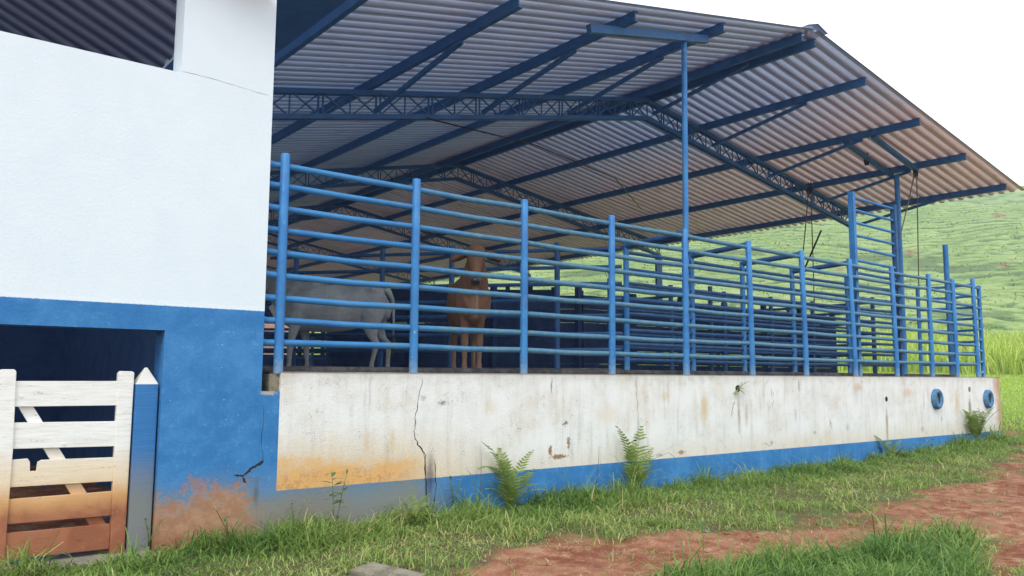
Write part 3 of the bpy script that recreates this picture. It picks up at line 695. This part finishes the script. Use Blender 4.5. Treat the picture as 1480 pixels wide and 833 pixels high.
# ------------------------------------------------------------------ open shed roof
shed = empty('open_shed', (11.6,3.3,1.46), label='big open cattle shed roof of corrugated sheet on blue steel trusses', cat='shed roof')
XR = 11.6
def zr(x): return 6.97-.208*(XR-x) if x < XR else 6.97-.1535*(x-XR)
YF, YB = -.36, 46.
th_ = .085
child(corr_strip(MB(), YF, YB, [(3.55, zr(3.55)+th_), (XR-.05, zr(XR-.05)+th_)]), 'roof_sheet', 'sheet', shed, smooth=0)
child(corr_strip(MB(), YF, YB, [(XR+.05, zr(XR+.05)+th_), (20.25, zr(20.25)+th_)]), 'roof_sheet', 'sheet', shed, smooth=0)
mb = MB(); mb.add([(XR-.3,YF-.02,zr(XR-.3)+th_+.05),(XR,YF-.02,zr(XR)+th_+.09),(XR+.3,YF-.02,zr(XR+.3)+th_+.05),(XR-.3,YB,zr(XR-.3)+th_+.05),(XR,YB,zr(XR)+th_+.09),(XR+.3,YB,zr(XR+.3)+th_+.05)],[(0,1,4,3),(1,2,5,4)])
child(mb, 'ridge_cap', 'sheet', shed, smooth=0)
def channel(p, q, w, h, t=.012):
    mb = MB(); p = Vector(p); q = Vector(q); s = w/2
    mb.bar(p+Vector((-s+t/2,0,0)), q+Vector((-s+t/2,0,0)), t, h); mb.bar(p+Vector((t/2,0,h/2-t/2)), q+Vector((t/2,0,h/2-t/2)), w-t, t); mb.bar(p+Vector((t/2,0,-h/2+t/2)), q+Vector((t/2,0,-h/2+t/2)), w-t, t)
    return mb
PL = [3.72, 5.55, 7.49, 9.36, 11.42, 11.80, 13.44, 15.48, 17.53, 19.61]
for xp in PL:
    h = .14; z_ = zr(xp)+.0
    child(channel((xp,-.2,z_),(xp,YB-.2,z_), .065, h), 'purlin', 'steel', shed, smooth=0)
TY = [3.3, 9.7, 16.1, 22.5, 28.9, 35.3, 41.7]
dep = .36
for ty in TY:
    tr = None; ch = MB()
    xs = [2.95, XR, 19.45]
    for (a, b) in ((2.95, XR), (XR, 19.45)):
        za = (lambda x: zr(x)-.11)
        for yy in (-.045, .045):
            ch.bar((a,ty+yy,za(a)),(b,ty+yy,za(b)), .035, .07); ch.bar((a,ty+yy,za(a)-dep),(b,ty+yy,za(b)-dep), .035, .07)
    tr = child(ch, 'truss', 'steel', shed, smooth=0)
    web = MB(); n = 19; X0 = np.linspace(2.97, 19.43, n)
    for i, x_ in enumerate(X0):
        zt_ = zr(x_)-.11
        for ddx in (-.035, .035): web.bar((x_+ddx,ty,zt_),(x_+ddx,ty,zt_-dep), .022, .022)
        if i < n-1:
            x2 = X0[i+1]; m = (x_+x2)/2; zm = zr(m)-.11; z2 = zr(x2)-.11
            web.bar((x_,ty-.02,zt_),(m,ty-.02,zm-dep), .02, .02); web.bar((x_,ty+.02,zt_-dep),(m,ty+.02,zm), .02, .02)
            web.bar((m,ty-.02,zm),(x2,ty-.02,z2-dep), .02, .02); web.bar((m,ty+.02,zm-dep),(x2,ty+.02,z2), .02, .02)
            web.bar((m,ty,zm),(m,ty,zm-dep), .018, .018)
    w_ = web.build('web', M['steel'], tr); 
    for cx in (3.05, 19.42):
        if cx > 10 or ty > 4:
            m = MB().bar((cx-.07,ty,1.4),(cx-.07,ty,zr(cx)-.11-dep), .07, .14).bar((cx+.07,ty,1.4),(cx+.07,ty,zr(cx)-.11-dep), .05, .12); child(m, 'column', 'steel', shed, smooth=0)
for xp in (5.55, 7.49, 9.36, 11.6, 13.44, 15.48, 17.53, 19.40):
    z_ = zr(xp); child(MB().bar((xp,3.1,z_-.11-dep+.03),(xp,.95,z_-.09), .05, .06), 'strut', 'steel', shed, smooth=0)
child(MB().bar((6.9,.08,zr(6.9)-.12),(9.3,.08,zr(9.3)-.10), .08, .11), 'cross_beam', 'steel', shed, smooth=0)
child(MB().bar((15.48,.72,zr(15.48)-.09),(17.53,.82,zr(17.53)-.09), .10, .07), 'cross_beam', 'steel', shed, smooth=0)
child(MB().bar((15.48,1.30,zr(15.48)-.09),(17.53,1.36,zr(17.53)-.09), .10, .07), 'cross_beam', 'steel', shed, smooth=0)
child(MB().tube([(8.80,.14,1.5),(8.84,.12,6.34)], .040, 12), 'pole', 'post', shed)
p2 = atX(1296, 256, 17.53); child(MB().tube([(17.50,p2.y,1.46),(17.53,p2.y,5.95)], .055, 12), 'pole', 'post', shed)
child(MB().box(2.80,3.6,-.3,46,5.28,5.33), 'gutter', 'steel', shed, smooth=0)
# electric wire sagging between the trusses
def rope(name, pts, r, label, cat='rope', mat='rope', **k):
    o = MB().tube(pts, r, 6).build(name, M[mat], smooth=True); return tag(o, label, cat, **k)
def pulley(p, label, r=.085):
    e = empty('pulley', p, label=label, cat='pulley', group='pulleys under the roof')
    mb = MB(); n = 20; vs = []; sec = [(.02,r),(.008,r-.015),(-.008,r-.015),(-.02,r),(-.02,r*.35),(.02,r*.35)]
    for i in range(n):
        a = 2*math.pi*i/n
        for yy, q in sec: vs.append((q*math.cos(a), yy, q*math.sin(a)-.12))
    m = len(sec); mb.add(vs, [(i*m+j, i*m+(j+1) % m, ((i+1) % n)*m+(j+1) % m, ((i+1) % n)*m+j) for i in range(n) for j in range(m)])
    mb.build('wheel', M['black'], e, smooth=40)
    MB().bar((-.0,-.03,-.14),(0,-.03,.07), .03, .008).bar((0,.03,-.14),(0,.03,.07), .03, .008).build('bracket', M['black'], e)
    return e
pA = atX(1252, 226, 16.5); pulley(pA, 'black pulley hanging from the short roof beam without a rope')
pB = atX(1323, 243, 17.53); pulley(pB, 'black pulley under the purlin carrying the two ropes')
pC = atX(1170, 268, 17.3); pulley(pC, 'black pulley on the truss above the lever bar')
def dropped(p0, px, py, Xc, n=6, sag=.04):
    q = atX(px, py, Xc); p0 = Vector(p0); return [p0.lerp(q, t/n)+Vector((0,0,-sag*math.sin(math.pi*t/n))) for t in range(n+1)]
gr_ = 'thin ropes of the lift gates'
rope('rope', dropped((pB.x-.05,pB.y,pB.z-.12), 1300, 345, 15.6), .012, 'thin slanting rope from the right pulley down to the lift gate', group=gr_)
rope('rope', dropped((pB.x+.05,pB.y,pB.z-.12), 1328, 418, 17.4), .012, 'thin upright rope hanging from the right pulley', group=gr_)
rope('rope', dropped((pC.x-.05,pC.y,pC.z-.12), 1160, 372, 16.9), .014, 'thin rope hanging from the truss left of its twin', group=gr_)
rope('rope', dropped((pC.x+.05,pC.y,pC.z-.12), 1177, 440, 16.9), .014, 'thin rope hanging from the truss nearest the shed column', group=gr_)
a_, b_ = atX(1187, 333, 16.9), atX(1158, 400, 16.9)
tag(MB().tube([a_, b_], .021, 8).build('lever_bar', M['black']), 'dark slanting iron lever bar above the fence', 'lever')
rope('cable', [(6.5,3.2,5.4),(9.0,3.6,5.55),(12.0,4.5,5.6),(14.5,6.0,5.5)], .012, 'thin black cable slung beneath the roof from the truss', 'cable', 'black')

# ------------------------------------------------------------------ cattle
def ring_tube(mb, secs, n=16):
    """secs: (centre, half width (side), half height, direction)"""
    vs = []; m = len(secs)
    for i, (c, w, h) in enumerate(secs):
        c = Vector(c); d = (Vector(secs[min(i+1,m-1)][0])-Vector(secs[max(i-1,0)][0])).normalized()
        side = Vector((0,1,0)); side = (side-d*side.dot(d)).normalized(); up = d.cross(side)
        if up.length < .1: up = Vector((0,0,1))
        for k in range(n):
            t = 2*math.pi*k/n; vs.append(c+side*(w*math.cos(t))+up*(h*math.sin(t)))
    fs = [(i*n+k, i*n+(k+1) % n, (i+1)*n+(k+1) % n, (i+1)*n+k) for i in range(m-1) for k in range(n)]
    fs += [tuple(range(n-1,-1,-1)), tuple((m-1)*n+k for k in range(n))]
    return mb.add(vs, fs)
def cow(name, label, mat, loc, rz, head_yaw=0., head_up=0., hump=.07, tail_mat='hair', stance=(0,0,0,0), gap=(.155,.165)):
    e = empty(name, loc, rz, label=label, cat='cow')
    mb = MB()
    # trunk, rump to brisket (x forward)
    ring_tube(mb, [((-.80,0,1.10),.10,.14),((-.76,0,1.08),.19,.24),((-.62,0,1.06),.235,.30),((-.40,0,1.03),.26,.32),((-.10,0,.99),.29,.345),((.20,0,.985),.27,.345),((.42,0,.99),.225,.34),((.58,0,1.0),.19,.30),((.70,0,1.03),.14,.22),((.74,0,1.05),.08,.12)], 20)
    ring_tube(mb, [((.18,0,1.22),.05,.08),((.30,0,1.28),.085,.10+hump),((.42,0,1.27),.08,.09+hump),((.54,0,1.22),.05,.07)], 12)
    for s in (-1, 1):
        ring_tube(mb, [((-.66,s*.16,1.20),.03,.05),((-.58,s*.19,1.25),.05,.06),((-.48,s*.17,1.22),.03,.04)], 8)      # hip bones
        ring_tube(mb, [((-.50,s*.20,.82),.04,.12),((-.58,s*.205,.92),.055,.17),((-.66,s*.18,1.0),.04,.12)], 10)       # thigh muscle
        ring_tube(mb, [((.50,s*.17,.86),.035,.08),((.44,s*.195,1.0),.045,.15),((.36,s*.16,1.16),.03,.08)], 10)        # shoulder
    # neck and head
    hy = head_yaw; cs, sn = math.cos(hy), math.sin(hy)
    def H(x, y, z): # head frame pivot
        return (.86+x*cs-y*sn, y*cs+x*sn, 1.38+head_up+z)
    ring_tube(mb, [((.45,0,1.08),.15,.28),((.62,0,1.15),.185,.27),((.76,.0,1.24+head_up*.5),.145,.21),(H(0,0,.02),.09,.14)], 16)
    ring_tube(mb, [((.60,0,.82),.03,.12),((.74,0,.92),.028,.14),((.84,0,1.05+head_up*.4),.022,.12)], 10)   # dewlap
    ring_tube(mb, [(H(-.07,0,.07),.09,.06),(H(-.01,0,.07),.118,.095),(H(.07,0,.01),.122,.12),(H(.15,0,-.08),.100,.108),(H(.22,0,-.20),.064,.082),(H(.265,0,-.29),.060,.068),(H(.305,0,-.325),.070,.062),(H(.335,0,-.355),.055,.045)], 16)
    for s in (() if mat == 'brown' else (-1, 1)):
        ring_tube(mb, [(H(-.02,s*.075,.115),.02,.02),(H(-.035,s*.10,.165),.013,.013),(H(-.045,s*.105,.20),.006,.006)], 8)      # horn buds
        # ears: broad drooping
        vs = []
    # legs
    def leg(pts, n=12):
        ring = []
        vs = []; m = len(pts)
        for i, (c, rx, ry) in enumerate(pts):
            for k in range(n):
                t = 2*math.pi*k/n; vs.append((c[0]+rx*math.cos(t), c[1]+ry*math.sin(t), c[2]))
        mb.add(vs, [(i*n+k, i*n+(k+1) % n, (i+1)*n+(k+1) % n, (i+1)*n+k) for i in range(m-1) for k in range(n)]+[tuple(range(n-1,-1,-1)), tuple((m-1)*n+k for k in range(n))])
    for i, s in enumerate((-1, 1)):
        f = stance[i]; y = s*gap[0]
        leg([((.44,y*.85,1.05),.15,.08),((.46+f*.1,y,.85),.12,.075),((.47+f*.4,y,.68),.078,.062),((.475+f*.7,y,.52),.052,.048),((.48+f*.8,y,.44),.055,.052),((.475+f*.85,y,.37),.040,.038),((.47+f*.95,y,.20),.033,.031),((.475+f,y,.12),.043,.040),((.49+f,y,.07),.040,.038),((.50+f,y,.045),.055,.050),((.515+f,y,0),.066,.058)])
        f = stance[2+i]; y = s*gap[1]
        leg([((-.60,y*.8,1.08),.17,.10),((-.60+f*.1,y,.88),.17,.095),((-.58+f*.2,y,.72),.125,.075),((-.63+f*.5,y,.58),.075,.052),((-.70+f*.7,y,.50),.060,.046),((-.715+f*.75,y,.44),.050,.042),((-.70+f*.8,y,.36),.038,.036),((-.675+f*.95,y,.20),.033,.031),((-.67+f,y,.12),.043,.040),((-.655+f,y,.07),.040,.038),((-.645+f,y,.045),.055,.050),((-.63+f,y,0),.066,.058)])
    o = mb.build('body', M[mat], None)
    rm = o.modifiers.new('r', 'REMESH'); rm.mode = 'VOXEL'; rm.voxel_size = .013
    sm = o.modifiers.new('s', 'SMOOTH'); sm.factor = .5; sm.iterations = 7
    dg = bpy.context.evaluated_depsgraph_get(); me = bpy.data.meshes.new_from_object(o.evaluated_get(dg)); o.modifiers.clear(); o.data = me
    me.shade_smooth(); o.parent = e
    if not me.materials: me.materials.append(M[mat])
    for s in (-1, 1):
        ear = MB(); pts = [(0,.0,.035),(.06,-.005,.062),(.12,-.025,.070),(.18,-.055,.052),(.225,-.085,.010)]
        vs = []
        for (dy, dz, w) in pts:
            for (a, b) in ((-1,0),(0,.018),(1,0),(0,-.010)):
                hx = -.02-.0*dy+b*1.0; vs.append(H(hx+.0, s*(.09+dy), .04+dz+a*w*.9))
        m = len(pts); ear.add(vs, [(i*4+k, i*4+(k+1) % 4, (i+1)*4+(k+1) % 4, (i+1)*4+k) for i in range(m-1) for k in range(4)]+[(0,1,2,3),(m*4-1,m*4-2,m*4-3,m*4-4)])
        ear.build('ear', M[mat], e, smooth=True)
        ex = H(.135, s*.100, -.03); MB().tube([(ex[0]-.01,ex[1]-s*.012,ex[2]), ex], [.032,.018], 10).build('eye', M['muzzle'], e, smooth=True)
    nb = MB(); ring_tube(nb, [(H(.295,0,-.300),.045,.045),(H(.325,0,-.335),.066,.052),(H(.347,0,-.358),.050,.040)], 14); nb.build('muzzle', M['muzzle'], e, smooth=True)
    MB().tube([(-.72,0,1.27),(-.80,0,1.23),(-.855,0,1.12),(-.875,.01,.95),(-.88,.02,.75),(-.88,.02,.55)], [.05,.045,.03,.02,.016,.012], 8).build('tail', M[mat], e, smooth=True)
    MB().tube([(-.88,.02,.60),(-.885,.02,.50),(-.88,.03,.38),(-.875,.03,.27)], [.014,.035,.03,.004], 8).build('tail_tuft', M[tail_mat], e, smooth=True)
    return e
# brown cow faces the camera, grey cow stands broadside facing left
bp_ = Vector((5.93, 1.18)); az = math.atan2(-1, 0)
d_ = (Vector((CAM.x, CAM.y))-bp_).normalized()
rzb = math.atan2(d_.y, d_.x)+.10
b0 = bp_ - Vector((math.cos(rzb), math.sin(rzb)))*.48
cow('brown_cow', 'reddish brown cow facing out between the rails', 'brown', (b0.x, b0.y, 1.46), rzb, head_yaw=-.12, head_up=.08, stance=(.02,-.06,.05,-.05), gap=(.095,.14))
gdir = math.atan2(.63, -.78)+.05
gc = Vector((5.30, 3.74))
cow('grey_cow', 'pale grey cow standing broadside with its rump to the right', 'grey', (gc.x, gc.y, 1.46), gdir, head_yaw=.25, head_up=.02, stance=(-.10,.10,-.12,.08))

# ------------------------------------------------------------------ plants and small things
def fern(px, py, Y, label, fronds, name='fern', group='ferns at the foot of the wall'):
    p = atY(px, py, Y); e = empty(name, (p.x, Y, p.z), label=label, cat='fern', group=group)
    rf = random.Random(int(px*3)); 
    for (az, L, el, curl) in fronds:
        az += rf.uniform(-18,18); L *= rf.uniform(.9,1.2); curl += rf.uniform(-15,25); el = min(89, el+rf.uniform(2,12))
        mb = MB(); n = 20; P = []; a = R(az); pos = Vector((0,0,0)); ang = R(el)
        for i in range(n+1):
            P.append(pos.copy()); ang_i = ang - R(curl)*(i/n)**1.5
            pos = pos+Vector((math.cos(a)*math.cos(ang_i), math.sin(a)*math.cos(ang_i), math.sin(ang_i)))*(L/n)
        mb.tube(P, [.005*(1-i/(n+2))+.001 for i in range(n+1)], 4)
        for i in range(4, n+1):
            t = i/n; l = L*.20*math.sin(math.pi*min(1, (t*.95)**.8))+.01; d = (P[i]-P[i-1]).normalized(); sd = d.cross(Vector((math.sin(a), -math.cos(a), 0))).normalized()
            sd = Vector((-math.sin(a), math.cos(a), 0)); 
            sd = (sd + Vector((.25*math.cos(a), .25*math.sin(a), 0))*0).normalized()
            for s in (-1, 1):
                if rf.random() < .13: continue
                l *= rf.uniform(.85,1.1)
                tip = P[i]+(sd*s*.95+d*.42+Vector((0,0,-.12)))*l; w = L/n*.42
                m_ = P[i].lerp(tip, .45)
                mb.add([P[i]-d*w*.6, m_-d*w+Vector((0,0,.003)), tip, m_+d*w, P[i]+d*w*.6], [(0,1,2,3,4)])
        mb.build('frond', M['fern'], e)
    return e
fern(738,742,-.16,'large yellow green fern left of the other fern, tallest at the wall', [(172,.72,86,95),(150,.78,88,50),(60,.70,84,30),(15,.70,76,45),(5,.72,52,45),(-70,.45,60,60),(200,.45,60,50),(-30,.5,70,60),(250,.35,60,60),(100,.66,86,30),(178,.5,74,60)])
fern(918,712,-.14,'upright yellow green fern below the long vertical crack', [(165,.76,88,25),(20,.70,74,30),(8,.62,60,35),(60,.6,80,30),(-10,.5,55,50),(190,.4,66,50),(-80,.35,65,50),(100,.5,86,30)])
fern(596,764,-.30,'small bright fern low in the grass beside the dark seep stain', [(10,.42,62,50),(40,.36,70,50),(160,.30,75,60),(-60,.25,60,60),(5,.45,45,30),(200,.2,60,60)])
fern(1412,640,-.16,'bushy pale fern at the far end of the wall', [(a, .55+.25*random.random(), 66+20*random.random(), 50) for a in range(0, 360, 30)])
fern(1290,668,-.16,'small fern tuft under the drain hole streak', [(a, .4+.15*random.random(), 60, 40) for a in range(10, 360, 50)])
p = atY(1066, 563, -.01); fern(1066,563,-.01,'tiny fern sprouting from the drain hole in the white wall', [(25,.30,50,30),(10,.22,15,40),(-60,.12,-20,40),(200,.1,-40,20),(-90,.12,20,40),(-40,.2,40,40)])
def weed(px, py, Y, h, label, name='weed', nleaf=18, ll=.17):
    p = atY(px, py, Y); e = empty(name, (p.x,Y,p.z), label=label, cat='weed', group='broad leaved weeds by the wall'); rnd = random.Random(int(px))
    for (dx, hh) in ((-.03,h),(.09,h*.98)):
        mb = MB(); P = [Vector((0,0,0)),Vector((dx*.2,0,hh*.35)),Vector((dx*.7,0,hh*.7)),Vector((dx*1.3,0,hh))]; mb.tube(P, [.006,.005,.004,.002], 5); st_ = mb.build('stem', M['weed'], e, smooth=True)
        lv = MB()
        for i in range(nleaf):
            t = .25+.75*i/nleaf if dx < 0 else .55+.45*i/nleaf
            if dx > 0 and i % 2: continue
            q = Vector((dx*1.2*t, 0, hh*t)); a = i*2.4+rnd.uniform(-.3,.3); el = rnd.uniform(-.9,.2)+t*.9; l = ll*rnd.uniform(.7,1.2)*(1.15-.6*t)
            d = Vector((math.cos(a)*math.cos(el), math.sin(a)*math.cos(el), math.sin(el))); sd = d.cross(Vector((0,0,1))).normalized(); w = l*.19
            dr = Vector((0,0,-l*.15)); lv.add([q, q+d*l*.35+sd*w, q+d*l*.35-sd*w, q+d*l*.7+sd*w*.8+dr*.5, q+d*l*.7-sd*w*.8+dr*.5, q+d*l+dr], [(0,1,2),(1,3,4,2),(3,5,4)])
        lv.build('leaf', M['weed'], st_)
weed(482, 800, -.32, .72, 'tall broad leaved weed in front of the orange stained wall end')
weed(215, 790, -.1, .22, 'small weed by the foot of the blue post', nleaf=8, ll=.08)
weed(425, 772, -.14, .30, 'short leafy weed against the grey foot of the wall left of the tall weed', nleaf=9, ll=.09)
weed(655, 738, -.10, .34, 'slim leafy weed between the dark seep stain and the large fern', nleaf=8, ll=.10)
weed(1225, 688, -.10, .36, 'leafy weed at the wall foot left of the fern tuft', nleaf=12, ll=.12)
weed(1345, 668, -.12, .42, 'leafy weed at the wall foot below the first blue tyre', nleaf=14, ll=.14)
weed(330, 790, -.30, .26, 'low leafy weed in front of the red mud splash on the blue wall', nleaf=10, ll=.09)
for px, pyb, pyt, lb in [(692,735,655,'thin dry grass stalk left of the large fern'),(862,700,645,'thin dry grass stalk left of the upright fern'),(1262,690,640,'thin green stalk below the drain streak')]:
    p0 = atY(px, pyb, -.08); p1 = atY(px+4, pyt, -.05)
    tag(MB().tube([p0, p0.lerp(p1,.5)+Vector((.01,0,0)), p1], [.004,.003,.0015], 5).build('grass_stalk', M['stem'], smooth=True), lb, 'grass stalk', 'single stalks along the wall')
# loose concrete block
b = atZ(548, 825, .1)
blk = MB().box(-.12,.12,-.26,.26,-.1,.045).build('concrete_block', M['concrete'], bevel=.02)
blk.location = (b.x, b.y-.12, .075); blk.rotation_euler = (R(2), R(-3), R(18)); tag(blk, 'pale broken concrete block lying in the grass', 'block')
# stones on the path
for i, (px, py, r) in enumerate([(1020,772,.03),(1350,745,.025),(1215,662,.0),(1440,745,.03),(700,812,.02),(1180,776,.02)]):
    if r:
        q = atZ(px, py, .04); mb = MB(); bm = bmesh.new(); bmesh.ops.create_icosphere(bm, subdivisions=2, radius=r)
        for v_ in bm.verts: v_.co *= 1+.35*(mnoise.noise(v_.co*30+Vector((i*3,0,0)))); v_.co.z *= .6
        me = bpy.data.meshes.new('stone'); bm.to_mesh(me); bm.free(); me.materials.append(M['concrete']); o = bpy.data.objects.new('stone', me); COL.objects.link(o); o.location = (q.x,q.y,float(height(np.array([q.x]),np.array([q.y]))[0][0])+.008)
        tag(o, 'small pale stone lying on the red dirt path', 'stone', group='small stones on the red path')
for i in range(34):
    px = random.uniform(700, 1475); py = random.uniform(765, 822) if px < 1250 else random.uniform(670, 800)
    q = atZ(px, py, .04)
    if grassiness(np.array([q.x]), np.array([q.y]))[0] > .45: continue
    r = random.uniform(.012, .03); bm = bmesh.new(); bmesh.ops.create_icosphere(bm, subdivisions=2, radius=r)
    for v_ in bm.verts: v_.co *= 1+.45*(mnoise.noise(v_.co*35+Vector((i*3,0,0)))); v_.co.z *= .6
    me = bpy.data.meshes.new('dirt_clod'); bm.to_mesh(me); bm.free(); me.materials.append(M['clod']); o = bpy.data.objects.new('dirt_clod', me); COL.objects.link(o); o.location = (q.x,q.y,float(height(np.array([q.x]),np.array([q.y]))[0][0])+.006)
    tag(o, 'small reddish clod of earth on the bare dirt path', 'clod', group='clods of earth on the red path')
# field posts
for i, (px, pyb, hh, lb) in enumerate([(1466,548,1.25,'pale concrete field post right of the wall end in front of tall grass'),(1395,535,1.3,'pale concrete field post seen between the last fence posts'),(1345,533,1.2,'pale concrete field post seen left of the tall blue post'),(1281,532,1.2,'pale concrete field post seen below the lift gate')]):
    t = 46; v_ = ray(px, pyb); q = CAM+v_*t/ (v_.dot(F)); zg = float(height(np.array([q.x]),np.array([q.y]))[0][0])
    o = MB().bar((0,0,-.3),(0,0,hh), .16, .14).build('field_post', M['concrete'], bevel=.01); o.location = (q.x,q.y,zg); tag(o, lb, 'post', group='concrete posts of the field fence')

# ------------------------------------------------------------------ light
SUN_EL, SUN_AZ = R(52), R(215)      # azimuth measured from +X, sun in front-left of the wall
w = bpy.data.worlds.new('World'); sc.world = w; w.use_nodes = True; S.nt = w.node_tree; nt = w.node_tree
bg = nt.nodes['Background']; sky = nt.nodes.new('ShaderNodeTexSky'); sky.sky_type = 'NISHITA'; sky.sun_disc = False
sky.sun_elevation = SUN_EL; sky.sun_rotation = R(90)-SUN_AZ; sky.air_density = 1.2; sky.dust_density = 3
v, x, y, z = coords('Generated'); cl = noise(v, 2.5, 5, .6)
cloud = mix(step(cl, .3, .7), (9.6,10.9,12.4), (11.4,12.4,13.6))
nt.links.new(mix(.86, S(sky.outputs[0]), cloud).k, bg.inputs[0]); bg.inputs[1].default_value = .1
sl = bpy.data.lights.new('sun', 'SUN'); sl.energy = 1.3; sl.angle = R(25); sl.color = (1,.97,.92)
so = bpy.data.objects.new('sun', sl); COL.objects.link(so)
sd = Vector((math.cos(SUN_EL)*math.cos(SUN_AZ), math.cos(SUN_EL)*math.sin(SUN_AZ), math.sin(SUN_EL)))
so.rotation_euler = sd.to_track_quat('Z', 'Y').to_euler(); so.location = (0,-10,20)
vs_ = sc.view_settings; vs_.view_transform = 'Standard'; vs_.look = 'None'; vs_.gamma = 1; vs_.exposure = .68
sc.cycles.max_bounces = 8; sc.cycles.diffuse_bounces = 5

hz = MB().box(-120, 340, -60, 340, -3, 75).build('haze', None); tag(hz, kind='stuff')
hm = bpy.data.materials.new('pale air'); hm.use_nodes = True; hn_ = hm.node_tree; hn_.nodes.remove(hn_.nodes['Principled BSDF'])
pv = hn_.nodes.new('ShaderNodeVolumePrincipled'); pv.inputs['Color'].default_value = (.72,.84,1,1); pv.inputs['Density'].default_value = .0009; pv.inputs['Anisotropy'].default_value = .2
hn_.links.new(pv.outputs[0], hn_.nodes['Material Output'].inputs['Volume']); hz.data.materials.append(hm)
